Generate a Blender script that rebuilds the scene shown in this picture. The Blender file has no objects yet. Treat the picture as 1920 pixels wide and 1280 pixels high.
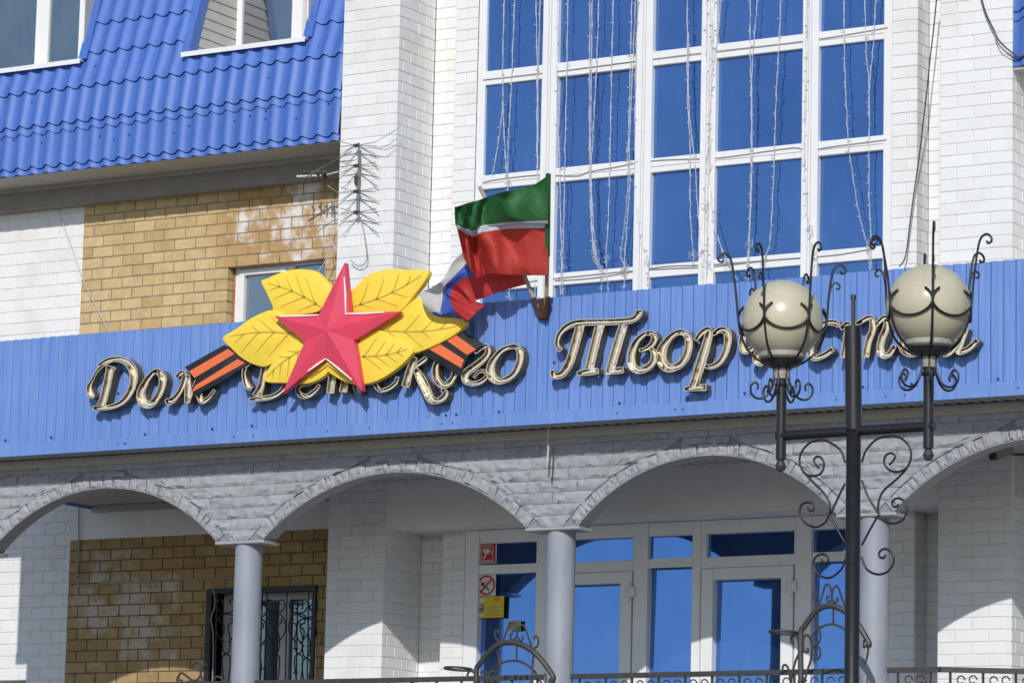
import bpy, bmesh, math, random
from math import sin, cos, radians, pi, atan2, sqrt
from mathutils import Vector, Matrix
random.seed(7)

# ------------------------------------------------------------------ camera, sky, sun, exposure
SC = bpy.context.scene
FPX = 6958.6                                   # focal length in pixels of the 1920 px wide photograph
YAW, PIT, ROL = radians(31.369), radians(9.229), radians(1.331)
fw = Vector((-sin(YAW)*cos(PIT), cos(YAW)*cos(PIT), sin(PIT)))
rt = Vector((cos(YAW), sin(YAW), 0)); up = rt.cross(fw)
rt, up = cos(ROL)*rt + sin(ROL)*up, -sin(ROL)*rt + cos(ROL)*up
CAM = Vector((15.007, -25.444, 1.6))
cam = bpy.data.objects.new('camera', bpy.data.cameras.new('camera'))
SC.collection.objects.link(cam)
cam.matrix_world = Matrix(((rt.x, up.x, -fw.x, CAM.x), (rt.y, up.y, -fw.y, CAM.y), (rt.z, up.z, -fw.z, CAM.z), (0, 0, 0, 1)))
cam.data.lens = FPX/1920*36; cam.data.sensor_width = 36; cam.data.clip_start = 0.5; cam.data.clip_end = 3000
SC.camera = cam

LX, LZ = -0.40, 0.62                           # light travel per metre going into the facade (x to the left, z down)
sun_dir = Vector((-LX, -1, LZ)).normalized()   # towards the sun
ELEV = math.asin(sun_dir.z); AZ = atan2(sun_dir.x, sun_dir.y)
world = bpy.data.worlds.new('World'); SC.world = world; world.use_nodes = True
wn = world.node_tree.nodes; wl = world.node_tree.links
sky = wn.new('ShaderNodeTexSky'); sky.sky_type = 'NISHITA'; sky.sun_disc = False
sky.sun_elevation = ELEV; sky.sun_rotation = AZ; sky.air_density = 1.0; sky.dust_density = 0.3; sky.ozone_density = 2.0
wl.new(sky.outputs[0], wn['Background'].inputs[0]); wn['Background'].inputs[1].default_value = 0.106
sl = bpy.data.lights.new('sun', 'SUN'); sl.energy = 3.1; sl.angle = radians(0.53); sl.color = (1.0, 0.965, 0.92)
sun = bpy.data.objects.new('sun', sl); SC.collection.objects.link(sun)
sun.rotation_euler = sun_dir.to_track_quat('Z', 'Y').to_euler(); sun.location = (10, -20, 20)
SC.view_settings.view_transform = 'Standard'; SC.view_settings.look = 'None'
SC.view_settings.exposure = 0.0; SC.view_settings.gamma = 1.0; SC.view_settings.use_curve_mapping = False

# ------------------------------------------------------------------ helpers
def A(x, y, Y):
    """point of the plane at depth Y that the survey of the photograph puts at (x, y)"""
    d = (x-960)/FPX*rt - (y-640)/FPX*up + fw
    return CAM + d*((Y-CAM.y)/d.y)
def AX(x, y, Y): return A(x, y, Y).x
def AZ_(x, y, Y): return A(x, y, Y).z

def link(o, parent=None):
    SC.collection.objects.link(o)
    if parent is not None: o.parent = parent
    return o
def tag(o, label=None, cat=None, group=None, kind=None):
    if label: o['label'] = label
    if cat: o['category'] = cat
    if group: o['group'] = group
    if kind: o['kind'] = kind
    return o
def thing(name, label, cat, loc=(0, 0, 0), group=None):
    o = bpy.data.objects.new(name, None); o.empty_display_size = 0.1; link(o); o.location = loc
    return tag(o, label, cat, group)

class MB:
    def __init__(s): s.v = []; s.f = []; s.smooth = False
    def add(s, vs, fs):
        b = len(s.v); s.v += [tuple(p) for p in vs]; s.f += [tuple(i+b for i in f) for f in fs]; return s
    def box(s, x0, x1, y0, y1, z0, z1):
        return s.add([(x0,y0,z0),(x1,y0,z0),(x1,y1,z0),(x0,y1,z0),(x0,y0,z1),(x1,y0,z1),(x1,y1,z1),(x0,y1,z1)],
                     [(0,3,2,1),(4,5,6,7),(0,1,5,4),(1,2,6,5),(2,3,7,6),(3,0,4,7)])
    def bbox(s, x0, x1, y0, y1, z0, z1, c=0.006):
        """box with its front (-y) edges chamfered"""
        return s.add([(x0,y1,z0),(x1,y1,z0),(x1,y1,z1),(x0,y1,z1),(x0,y0+c,z0),(x1,y0+c,z0),(x1,y0+c,z1),(x0,y0+c,z1),
                      (x0+c,y0,z0+c),(x1-c,y0,z0+c),(x1-c,y0,z1-c),(x0+c,y0,z1-c)],
                     [(0,1,5,4),(1,2,6,5),(2,3,7,6),(3,0,4,7),(4,5,9,8),(5,6,10,9),(6,7,11,10),(7,4,8,11),(8,9,10,11),(3,2,1,0)])
    def tube(s, pts, r, n=6, cap=True, r2=None):
        pts = [Vector(p) for p in pts]; m = len(pts); rings = []; prev = None
        for i, p in enumerate(pts):
            t = (pts[min(i+1, m-1)] - pts[max(i-1, 0)])
            if t.length < 1e-9: t = Vector((0, 0, 1))
            t.normalize()
            if prev is None:
                a = Vector((0, 0, 1)) if abs(t.z) < 0.9 else Vector((1, 0, 0)); a = (a - t*a.dot(t)).normalized()
            else:
                a = prev - t*prev.dot(t)
                a = a.normalized() if a.length > 1e-6 else t.orthogonal().normalized()
            prev = a; b = t.cross(a)
            rr = r if r2 is None else r + (r2-r)*i/(m-1)
            rings.append([p + a*cos(2*pi*k/n)*rr + b*sin(2*pi*k/n)*rr for k in range(n)])
        b0 = len(s.v)
        for R in rings: s.v += [tuple(p) for p in R]
        for i in range(m-1):
            for k in range(n):
                q = b0 + i*n; s.f.append((q+k, q+(k+1) % n, q+n+(k+1) % n, q+n+k))
        if cap:
            s.f.append(tuple(b0+k for k in reversed(range(n)))); s.f.append(tuple(b0+(m-1)*n+k for k in range(n)))
        return s
    def lathe(s, c, prof, n=24, axis=Vector((0, 0, 1))):
        c = Vector(c); b0 = len(s.v)
        for r, h in prof:
            for k in range(n): s.v.append((c.x + r*cos(2*pi*k/n), c.y + r*sin(2*pi*k/n), c.z + h))
        m = len(prof)
        for i in range(m-1):
            for k in range(n):
                q = b0+i*n; s.f.append((q+k, q+(k+1) % n, q+n+(k+1) % n, q+n+k))
        s.f.append(tuple(b0+k for k in reversed(range(n)))); s.f.append(tuple(b0+(m-1)*n+k for k in range(n)))
        return s
    def grid(s, rows):
        b0 = len(s.v); m = len(rows[0])
        for R in rows: s.v += [tuple(p) for p in R]
        for i in range(len(rows)-1):
            for k in range(m-1): s.f.append((b0+i*m+k, b0+i*m+k+1, b0+(i+1)*m+k+1, b0+(i+1)*m+k))
        return s
    def quad(s, a, b, c, d): return s.add([a, b, c, d], [(0, 1, 2, 3)])
    def mesh(s, name, mat=None, smooth=False):
        me = bpy.data.meshes.new(name); me.from_pydata(s.v, [], s.f); me.update()
        if mat is not None: me.materials.append(mat)
        if smooth or s.smooth: me.polygons.foreach_set('use_smooth', [True]*len(me.polygons))
        return me
    def build(s, name, mat, parent=None, smooth=False, autos=None):
        me = s.mesh(name, mat, smooth)
        bm = bmesh.new(); bm.from_mesh(me); bmesh.ops.recalc_face_normals(bm, faces=bm.faces)
        if autos is not None:
            for f in bm.faces: f.smooth = True
            for e in bm.edges:
                if len(e.link_faces) == 2 and e.calc_face_angle(0) > autos: e.smooth = False
        bm.to_mesh(me); bm.free()
        return link(bpy.data.objects.new(name, me), parent)

def spline(pts, n=6, closed=False):
    """Catmull-Rom through points of any dimension"""
    P = [tuple(p) for p in pts]; m = len(P); out = []
    rng = range(m) if closed else range(m-1)
    for i in rng:
        p0 = P[(i-1) % m] if closed or i > 0 else P[0]; p1 = P[i]; p2 = P[(i+1) % m]
        p3 = P[(i+2) % m] if closed or i+2 < m else P[m-1]
        for k in range(n):
            t = k/n
            out.append(tuple(0.5*((2*b)+(-a+c)*t+(2*a-5*b+4*c-d)*t*t+(-a+3*b-3*c+d)*t**3) for a, b, c, d in zip(p0, p1, p2, p3)))
    if not closed: out.append(P[-1])
    return out

# ------------------------------------------------------------------ materials
MATS = {}
def mat(name, col, rough=0.6, metal=0.0, spec=0.5, coat=0.0):
    m = bpy.data.materials.new(name); m.use_nodes = True
    p = m.node_tree.nodes['Principled BSDF']
    p.inputs['Base Color'].default_value = (*col, 1); p.inputs['Roughness'].default_value = rough
    p.inputs['Metallic'].default_value = metal; p.inputs['Specular IOR Level'].default_value = spec
    if coat: p.inputs['Coat Weight'].default_value = coat; p.inputs['Coat Roughness'].default_value = 0.1
    MATS[name] = m; return m
class NT:
    """small wrapper to build node graphs tersely"""
    def __init__(s, m): s.t = m.node_tree; s.n = s.t.nodes; s.l = s.t.links; s.p = s.n['Principled BSDF']
    def new(s, t, **kw):
        n = s.n.new(t)
        for k, v in kw.items(): setattr(n, k, v)
        return n
    def pos(s, sc=(1, 1, 1)):
        g = s.new('ShaderNodeNewGeometry'); mp = s.new('ShaderNodeMapping'); mp.inputs['Scale'].default_value = sc
        s.l.new(g.outputs['Position'], mp.inputs['Vector']); return mp.outputs[0]
    def noise(s, scale, detail=4, rough=0.6, sc=(1, 1, 1), vec=None):
        n = s.new('ShaderNodeTexNoise'); n.inputs['Scale'].default_value = scale; n.inputs['Detail'].default_value = detail
        n.inputs['Roughness'].default_value = rough; s.l.new(vec or s.pos(sc), n.inputs['Vector']); return n.outputs['Fac']
    def ramp(s, fac, stops):
        r = s.new('ShaderNodeValToRGB'); e = r.color_ramp.elements
        while len(e) > 1: e.remove(e[-1])
        e[0].position = stops[0][0]; e[0].color = (*stops[0][1], 1) if len(stops[0][1]) == 3 else stops[0][1]
        for p_, c in stops[1:]:
            q = e.new(p_); q.color = (*c, 1)
        s.l.new(fac, r.inputs['Fac']); return r.outputs['Color']
    def mix(s, fac, a, b, mode='MIX'):
        m = s.new('ShaderNodeMixRGB', blend_type=mode)
        for i, v in ((0, fac), (1, a), (2, b)):
            if isinstance(v, (int, float)): m.inputs[i].default_value = v
            elif isinstance(v, tuple): m.inputs[i].default_value = (*v, 1)
            else: s.l.new(v, m.inputs[i])
        return m.outputs[0]
    def math(s, op, a, b=0.0, clamp=False):
        m = s.new('ShaderNodeMath', operation=op); m.use_clamp = clamp
        for i, v in ((0, a), (1, b)):
            if isinstance(v, (int, float)): m.inputs[i].default_value = v
            else: s.l.new(v, m.inputs[i])
        return m.outputs[0]
    def rand(s): return s.new('ShaderNodeObjectInfo').outputs['Random']
    def col(s, c): s.l.new(c, s.p.inputs['Base Color'])
    def rough(s, c): s.l.new(c, s.p.inputs['Roughness'])
    def bump(s, h, strength=0.3, dist=0.01):
        b = s.new('ShaderNodeBump'); b.inputs['Strength'].default_value = strength; b.inputs['Distance'].default_value = dist
        s.l.new(h, b.inputs['Height']); s.l.new(b.outputs[0], s.p.inputs['Normal'])
    def blob(s, c, r, sc=(1, 1, 1)):
        """soft ball mask round a point of the wall, 1 in the middle"""
        g = s.new('ShaderNodeNewGeometry'); v = s.new('ShaderNodeVectorMath', operation='SUBTRACT'); v.inputs[1].default_value = c
        s.l.new(g.outputs['Position'], v.inputs[0]); w = s.new('ShaderNodeVectorMath', operation='MULTIPLY'); w.inputs[1].default_value = sc
        s.l.new(v.outputs[0], w.inputs[0]); l = s.new('ShaderNodeVectorMath', operation='LENGTH'); s.l.new(w.outputs[0], l.inputs[0])
        return s.math('SUBTRACT', 1.0, s.math('DIVIDE', l.outputs['Value'], r), clamp=True)

def m_white():
    m = mat('white_painted_brick', (.8, .8, .79), .65); n = NT(m)
    base = n.ramp(n.rand(), [(0, (.765, .765, .76)), (.5, (.79, .79, .788)), (1, (.81, .81, .808))])
    dirt = n.ramp(n.noise(2.2, 6, .7), [(.28, (.89, .87, .835)), (.52, (1, 1, 1))])
    c = n.mix(1, base, dirt, 'MULTIPLY')
    flake = n.ramp(n.noise(30, 4, .75), [(.69, (0, 0, 0)), (.70, (1, 1, 1))])
    where = n.math('ADD', n.ramp(n.noise(1.3, 2, .5), [(.55, (0, 0, 0)), (.68, (1, 1, 1))]), n.blob(A(775, 75, 2.3), .6), clamp=True)
    c = n.mix(n.math('MULTIPLY', flake, where), c, (.40, .36, .30))
    stain = n.math('MULTIPLY', n.blob(A(835, 100, 2.6), .9, (1.4, 1, 1)), n.ramp(n.noise(5, 5, .7, (1, 1, .3)), [(.4, (0, 0, 0)), (.8, (1, 1, 1))]))
    c = n.mix(n.math('MULTIPLY', stain, .5), c, (.78, .66, .48))
    n.col(c); n.bump(n.noise(45, 4, .6), .10, .004); return m
def m_mortar(name, a, b):
    m = mat(name, a, .9); n = NT(m); n.col(n.ramp(n.noise(14, 5, .7), [(.35, a), (.7, b)])); n.bump(n.noise(90, 3), .3, .004); return m
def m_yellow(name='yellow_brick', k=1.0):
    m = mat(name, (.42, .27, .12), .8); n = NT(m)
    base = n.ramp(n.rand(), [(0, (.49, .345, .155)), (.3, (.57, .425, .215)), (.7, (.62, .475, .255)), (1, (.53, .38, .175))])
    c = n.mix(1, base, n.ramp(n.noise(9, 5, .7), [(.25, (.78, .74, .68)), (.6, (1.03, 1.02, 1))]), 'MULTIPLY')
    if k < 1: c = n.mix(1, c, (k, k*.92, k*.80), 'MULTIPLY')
    # damp ochre bricks and white salt bloom under the eaves and in the middle of the porch wall
    up_ = n.blob(A(545, 415, 2.6), 1.2, (.85, 1, 1.3)); lo = n.blob(A(245, 1130, 2.6), 1.0, (.8, 1, .75))
    nz = n.noise(11, 5, .75); nb = n.noise(3.2, 3, .6)
    damp = n.ramp(n.math('MULTIPLY', up_, n.math('ADD', nb, .6)), [(.28, (0, 0, 0)), (.5, (1, 1, 1))])
    c = n.mix(n.math('MULTIPLY', damp, .6), c, (.40, .22, .07))
    def salt(mask, lo_, hi_):
        t = n.math('MULTIPLY', n.math('MULTIPLY', n.math('POWER', mask, .5), nb), n.math('ADD', nz, .55))
        return n.ramp(t, [(lo_, (0, 0, 0)), (hi_, (1, 1, 1))])
    c = n.mix(n.math('MULTIPLY', salt(up_, .38, .54), .8), c, (.80, .79, .80))
    c = n.mix(n.math('MULTIPLY', salt(lo, .40, .56), .42), c, (.70, .69, .68))
    n.col(c); n.bump(n.noise(70, 4), .2, .004); return m
def m_blue(name, col, fade):
    m = mat(name, col, .38, 0, .5); n = NT(m)
    streak = n.noise(5, 5, .65, (4.0, 4.0, .35)); big = n.noise(1.3, 3, .5)
    c = n.mix(n.math('MULTIPLY', n.ramp(streak, [(.35, (0, 0, 0)), (.75, (1, 1, 1))]), .6), col, fade)
    run = n.ramp(n.noise(9, 5, .7, (3.0, 3.0, .22)), [(.58, (0, 0, 0)), (.78, (1, 1, 1))]); c = n.mix(n.math('MULTIPLY', run, .32), c, tuple(x*.55+.03 for x in col))
    c = n.mix(n.math('MULTIPLY', n.ramp(big, [(.4, (0, 0, 0)), (.7, (1, 1, 1))]), .30), c, tuple(x*.82 for x in col))
    n.col(c); n.rough(n.math('ADD', n.math('MULTIPLY', streak, .22), .42)); return m
def m_stone():
    m = mat('grey_painted_stone', (.36, .38, .41), .8); n = NT(m)
    base = n.ramp(n.rand(), [(0, (.315, .325, .355)), (1, (.37, .38, .41))])
    c = n.mix(1, base, n.ramp(n.noise(16, 6, .75), [(.3, (.80, .79, .77)), (.55, (1, 1, 1)), (.8, (1.07, 1.07, 1.07))]), 'MULTIPLY')
    n.col(c); n.bump(n.noise(38, 8, .7), .55, .012); return m
def m_glass(name, tint, rough=.015):
    """tinted mirror film: wavy, a little dusty, with a faint diffuse veil"""
    m = mat(name, tint, rough, 1.0); n = NT(m)
    film = n.noise(.9, 4, .6, (1, 1, .7)); dust = n.noise(7, 6, .7, (1, 1, .35))
    c = n.mix(1, n.mix(0, tint, tint), n.ramp(film, [(.3, (.80, .82, .86)), (.55, (1, 1, 1)), (.75, (1.10, 1.08, 1.05))]), 'MULTIPLY')
    n.col(c); n.rough(n.math('ADD', n.math('MULTIPLY', dust, .02), rough))
    n.l.new(n.ramp(dust, [(.4, (.97, .97, .97)), (.8, (.88, .88, .88))]), n.p.inputs['Metallic'])
    n.bump(n.noise(.8, 2, .5), .05, .03); return m
def m_simple(name, col, var=.12, scale=12, rough=.6, metal=0., bump=.1, sc=(1, 1, 1), spec=.5):
    m = mat(name, col, rough, metal, spec); n = NT(m)
    n.col(n.ramp(n.noise(scale, 5, .65, sc), [(.25, tuple(c*(1-var*1.6) for c in col)), (.55, col), (.85, tuple(min(1, c*(1+var)) for c in col))]))
    if bump: n.bump(n.noise(scale*5, 4), bump, .004)
    return m
WHITE = m_white(); YEL = m_yellow(); YEL2 = m_yellow('damp_shade_toned_brick', .66)  # porch copy darkened in colour for damp and for the porch shade
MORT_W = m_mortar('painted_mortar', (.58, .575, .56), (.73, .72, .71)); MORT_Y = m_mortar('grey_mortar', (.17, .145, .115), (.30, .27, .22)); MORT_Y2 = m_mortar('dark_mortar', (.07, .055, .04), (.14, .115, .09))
ROOFBLUE = m_blue('blue_roof_metal', (.055, .145, .50), (.13, .23, .54)); BANDBLUE = m_blue('blue_band_metal', (.125, .245, .60), (.24, .36, .64))
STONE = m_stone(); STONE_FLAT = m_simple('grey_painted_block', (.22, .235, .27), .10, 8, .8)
PLASTER = m_simple('white_plaster', (.82, .81, .785), .05, 4, .8)
PVC = m_simple('white_window_plastic', (.80, .80, .80), .04, 5, .35, bump=0); PVC_OLD = m_simple('grey_window_wood', (.60, .59, .56), .2, 20, .6)
GLASS_UP = m_glass('blue_mirror_glass', (.165, .29, .585)); GLASS_LOW = m_glass('blue_door_glass', (.145, .285, .66)); GLASS_GREY = m_glass('grey_glass', (.40, .42, .44), .05)
SIDING = m_simple('grey_siding', (.50, .48, .44), .06, 5, .6); TRIM = m_simple('beige_trim_metal', (.42, .40, .36), .08, 6, .5)
COLUMN = m_simple('grey_painted_column', (.285, .31, .355), .13, 5, .55, sc=(1, 1, .4))
BLACK = m_simple('black_painted_iron', (.016, .016, .018), .25, 30, .38, bump=.15); IRON = m_simple('dark_grey_iron', (.05, .048, .046), .3, 25, .5, bump=.2)
RUST = m_simple('rusty_brown_steel', (.10, .045, .022), .5, 25, .7, bump=.3); WOODPOLE = m_simple('weathered_pole_wood', (.42, .34, .26), .2, 30, .7)
# ------------------------------------------------------------------ ground
FLOOR = 2.62                                     # level of the raised porch floor
g = MB(); N = 24
g.grid([[(-220+440*i/N, -220+440*j/N, 0.0) for i in range(N+1)] for j in range(N+1)])
pm = mat('grey_paving', (.22, .21, .20), .85); n_ = NT(pm)
bk = n_.new('ShaderNodeTexBrick'); bk.inputs['Scale'].default_value = 1.0; bk.inputs['Color1'].default_value = (.23, .22, .21, 1)
bk.inputs['Color2'].default_value = (.19, .185, .18, 1); bk.inputs['Mortar'].default_value = (.09, .09, .085, 1); bk.inputs['Mortar Size'].default_value = .012
bk.inputs['Brick Width'].default_value = .4; bk.inputs['Row Height'].default_value = .2
n_.l.new(n_.pos(), bk.inputs['Vector']); n_.col(bk.outputs['Color'])
tag(g.build('ground', pm), kind='structure')

# ------------------------------------------------------------------ the building
BLD = thing('school_building', 'white and yellow brick school building with blue metal roof behind the entrance canopy', 'building', (0, 2, 0))
BLD.location = (0, 0, 0)
_bc = {}
def brick_mesh(L, H, matl, c=.005, D=.055):
    k = (round(L*200), round(H*1000), matl.name)
    if k not in _bc: _bc[k] = MB().bbox(0, k[0]/200, 0, D, 0, H, c).mesh('brick', matl)
    return _bc[k]
def brick_wall(name, axis, u0, u1, z0, z1, plane, L, H, matl, mort, holes=(), joint=.011, back=.25, zb=None, zt=None, proud=.006, ph=0.0, c0=0.0, c1=0.0):
    """wall part with a mortar core; every brick in view is a child of it"""
    zb = z0 if zb is None else zb; zt = z1 if zt is None else zt
    m = MB()
    def cbox(a, b, c, d):
        if b-a < .002 or d-c < .002: return
        a += c0*(abs(a-u0) < 1e-6); b -= c1*(abs(b-u1) < 1e-6)
        if axis == 'X': m.box(a, b, plane+proud, plane+back, c, d)
        else: m.box(plane-back, plane-proud, a, b, c, d)
    zs = sorted({zb, zt, *[h[2] for h in holes], *[h[3] for h in holes]}); zs = [z for z in zs if zb <= z <= zt]
    for c, d in zip(zs, zs[1:]):
        cut = sorted((h[0], h[1]) for h in holes if h[2] <= (c+d)/2 <= h[3]); a = u0
        for p, q in cut: cbox(a, min(p, u1), c, d); a = max(a, q)
        cbox(a, u1, c, d)
    part = m.build(name, mort, BLD)
    rows = int((z1-z0)/H + .5)
    for r in range(rows):
        za = z0 + r*H; zc = za + H/2
        segs = [(u0, u1)]
        for h in holes:
            if h[2] < zc < h[3]:
                new = []
                for a, b in segs:
                    if h[1] <= a or h[0] >= b: new.append((a, b)); continue
                    if h[0] > a: new.append((a, h[0]))
                    if h[1] < b: new.append((h[1], b))
                segs = new
        off = ph*L + (L/2 if r % 2 else 0)
        for a, b in segs:
            k = math.floor((a-u0-off)/L)
            x = u0 + off + k*L
            while x < b-1e-4:
                xa, xb = max(x+joint/2, a), min(x+L-joint/2, b)
                if xa > a and xa < a+.03: xa = a+.002
                if b-.03 < xb < b: xb = b
                if xb-xa > .014:
                    me = brick_mesh(xb-xa, H-joint*.8, matl)
                    o = bpy.data.objects.new('brick', me); link(o, part)
                    j = random.uniform(-.0012, .0012)
                    sx = (xb-xa)/(round((xb-xa)*200)/200)
                    o.scale = (sx, 1, 1)
                    if axis == 'X': o.location = (xa, plane+j, za+joint*.4)
                    else: o.location = (plane+j, xa, za+joint*.4); o.rotation_euler = (0, 0, pi/2)
                x += L
    return part
YP, YREC, YPIL, YYEL = 2.0, 2.61, 2.38, 2.6
XL0, XL1, XR0, XR1 = -3.61, -3.0, 2.37, 3.02
ZTOP = 12.6
# yellow wing: window openings
yw = (AX(427, 500, YYEL), AX(609, 500, YYEL), 6.2, AZ_(520, 484, YYEL))          # upper window
gw = (AX(391, 1110, YYEL), AX(596, 1100, YYEL), 3.0, AZ_(500, 1100, YYEL))       # barred porch window
ZF = AZ_(300, 372, YYEL)                                                         # underside of the beam below the eaves
XY0 = -6.99
brick_wall('yellow_brick_wall', 'X', XY0, XL0, 7.10, ZF, YYEL, .245, .1065, YEL, MORT_Y, [yw], back=.3, zb=5.72, zt=9.2)
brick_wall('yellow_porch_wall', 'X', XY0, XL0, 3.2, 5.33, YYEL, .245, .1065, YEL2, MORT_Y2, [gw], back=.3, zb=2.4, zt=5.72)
brick_wall('white_wing_wall', 'X', -9.3, XY0, 6.9, ZF, YYEL, .25, .116, WHITE, MORT_W, back=.3, zb=5.72, zt=9.2, joint=.008)
brick_wall('white_porch_wall', 'X', -9.3, XY0, 3.3, 6.0, YYEL, .25, .116, WHITE, MORT_W, [(-9.3, AX(49, 1270, YYEL), 2.8, AZ_(30, 1272, YYEL))], back=.3, zb=2.4, zt=5.72, joint=.008)
# plastered strip above the porch bricks
MB().box(XY0+.003, XL0, YYEL-.004, YYEL+.04, 5.325, 5.72).build('plaster_strip', PLASTER, BLD)
# piers
for nm, x0, x1, L in (('pier', XL0, XL1, .25), ('pier', XR0, XR1, .30)):
    brick_wall(nm, 'X', x0, x1, 7.0, 10.4, YP, L, .1, WHITE, MORT_W, c1=.009, back=.5, zb=2.4, zt=ZTOP, joint=.007, proud=.005)
    brick_wall(nm+'_porch_face', 'X', x0, x1, 3.4, 5.7, YP, L, .0985, WHITE, MORT_W, back=.02, joint=.007, proud=.0045, zb=3.4, zt=5.7, c1=.008)
    brick_wall(nm+'_side', 'Y', YP, YREC, 7.0, 10.4, x1, .25, .1, WHITE, MORT_W, back=.4, zb=2.4, zt=ZTOP, joint=.007, proud=.005, ph=.3, c0=.008)
    brick_wall(nm+'_porch_side', 'Y', YP, YREC, 3.4, 5.25, x1, .25, .0985, WHITE, MORT_W, back=.02, joint=.007, proud=.004, ph=.3, c0=.008)
# recesses and pilasters beside the tall window and the doors
xr = AX(1720, 130, YPIL); xq = AX(1672, 130, YPIL); xl = -2.63; xm = -2.395
brick_wall('recess_wall', 'X', XL1, xl, 7.0, 10.4, YREC, .25, .1, WHITE, MORT_W, back=.3, zb=2.4, zt=ZTOP, joint=.007)
brick_wall('pilaster', 'X', xl, xm, 7.0, 10.4, YPIL, .24, .1, WHITE, MORT_W, back=.5, zb=2.4, zt=ZTOP, joint=.007)
brick_wall('recess_wall', 'X', xr, XR0, 7.0, 10.4, YREC, .25, .1, WHITE, MORT_W, back=.3, zb=2.4, zt=ZTOP, joint=.007)
brick_wall('pilaster', 'X', xq, xr, 7.0, 10.4, YPIL, .27, .1, WHITE, MORT_W, c1=.009, back=.5, zb=2.4, zt=ZTOP, joint=.007)
brick_wall('pilaster_side', 'Y', YPIL, YREC, 7.0, 10.4, xr, .25, .1, WHITE, MORT_W, back=.2, joint=.007, proud=.005, c0=.008)
for nm, a, b, pl, L in (('porch_recess', XL1, xl, YREC-.004, .25), ('porch_pilaster', xl, xm, YPIL-.004, .24),
                        ('porch_recess', xr, XR0, YREC-.004, .25), ('porch_pilaster', xq, xr, YPIL-.004, .27)):
    brick_wall(nm, 'X', a, b, 3.4, 5.2, pl, L, .0985, WHITE, MORT_W, back=.03, joint=.007, proud=.003, c1=.008 if 'pilaster' in nm else 0)
brick_wall('porch_pilaster_side', 'Y', YPIL, YREC, 3.4, 5.2, xr+.003, .25, .0985, WHITE, MORT_W, back=.02, joint=.007, proud=.004, c0=.008)
# plastered beam over the recessed doors
ZB = 5.225
MB().box(XL1+.002, XR0-.002, YP+.003, YREC+.5, ZB, 5.95).build('door_beam', PLASTER, BLD)
# right wing
brick_wall('white_wing_wall', 'X', XR1, 6.6, 7.0, 8.6, YYEL, .3, .1, WHITE, MORT_W, back=.3, zb=2.4, zt=9.2, joint=.007)
# hidden mass of the building so that it is solid from elsewhere
MB().box(-9.3, 6.6, 3.25, 9.0, 0, 12.0).build('building_mass', PLASTER, BLD)
MB().box(-9.3, 6.6, 2.62, 3.25, 0, 2.4).build('plinth', STONE_FLAT, BLD)

# ---- tall window of mirrored blue panes
YF, YG = 2.392, 2.432
edges = [((909.4, 164), (1017, 152)), ((1045.8, 147.8), (1194, 131)), ((1224, 123.8), (1315.7, 113.4)), ((1344, 110), (1505.8, 90)), ((1536, 84), (1657, 69.8))]
cols = [(AX(*a, YF), AX(*b, YF)) for a, b in edges]
def zavg(l, r, Y=YF): return (AZ_(*l, Y)+AZ_(*r, Y))/2
rows = [(6.9, AZ_(1645, 485, YF)), (AZ_(1645.7, 461, YF), zavg((906, 357.5), (1649.5, 279))), (zavg((906, 331.7), (1650, 251)), zavg((909, 164), (1657, 69.8))),
        (zavg((911, 136.8), (1657, 43)), 10.29), (10.42, 11.25)]
xw0, xw1 = xm+.001, xq-.001
w = MB()
xs = [xw0] + [v for c in cols for v in c] + [xw1]
for i in range(0, len(xs), 2): w.bbox(xs[i], xs[i+1], YF-(.014 if 0 < i < len(xs)-2 else 0), YG+.03, 6.85, 11.4, .005)
zs = [v for r in rows for v in r]
for c in cols:
    for a, b in ((6.85, rows[0][0]), (rows[0][1], rows[1][0]), (rows[1][1], rows[2][0]), (rows[2][1], rows[3][0]), (rows[3][1], rows[4][0]), (rows[4][1], 11.4)):
        w.bbox(c[0], c[1], YF+.002, YG+.028, a, b, .005)
TW = w.build('tall_window', PVC, BLD)
# thin seams where the frame units meet, a fine groove strip per post and rail
sm = MB()
for i in range(2, len(xs)-2, 2):
    x = (xs[i]+xs[i+1])/2
    for d in (-.013, .013): sm.box(x+d-.002, x+d+.002, YF-.0175, YF-.0145, 6.86, 11.39)
for a, b in ((rows[1][1], rows[2][0]), (rows[2][1], rows[3][0])):
    z = a+(b-a)*.42
    for c in cols: sm.box(c[0], c[1], YF-.002, YF+.0015, z-.002, z+.002)
sm.build('frame_seam', m_simple('seam_grey', (.45, .45, .44), .1, 9, .7), TW)
for a, b in cols:
    for z0, z1 in rows:
        t = random.uniform(-.003, .003); s_ = random.uniform(-.012, .012)
        MB().quad((a, YG+t, z0), (b, YG-t, z0), (b, YG-t+s_, z1), (a, YG+t+s_, z1)).build('pane', GLASS_UP, TW)
MB().box(xw0, xw1, YG+.06, 3.2, 5.9, 11.4).build('window_backing', PLASTER, BLD)
MB().box(XL1, XR0, YREC-.1, 3.25, 11.4, ZTOP).build('lintel', PLASTER, BLD)

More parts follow.
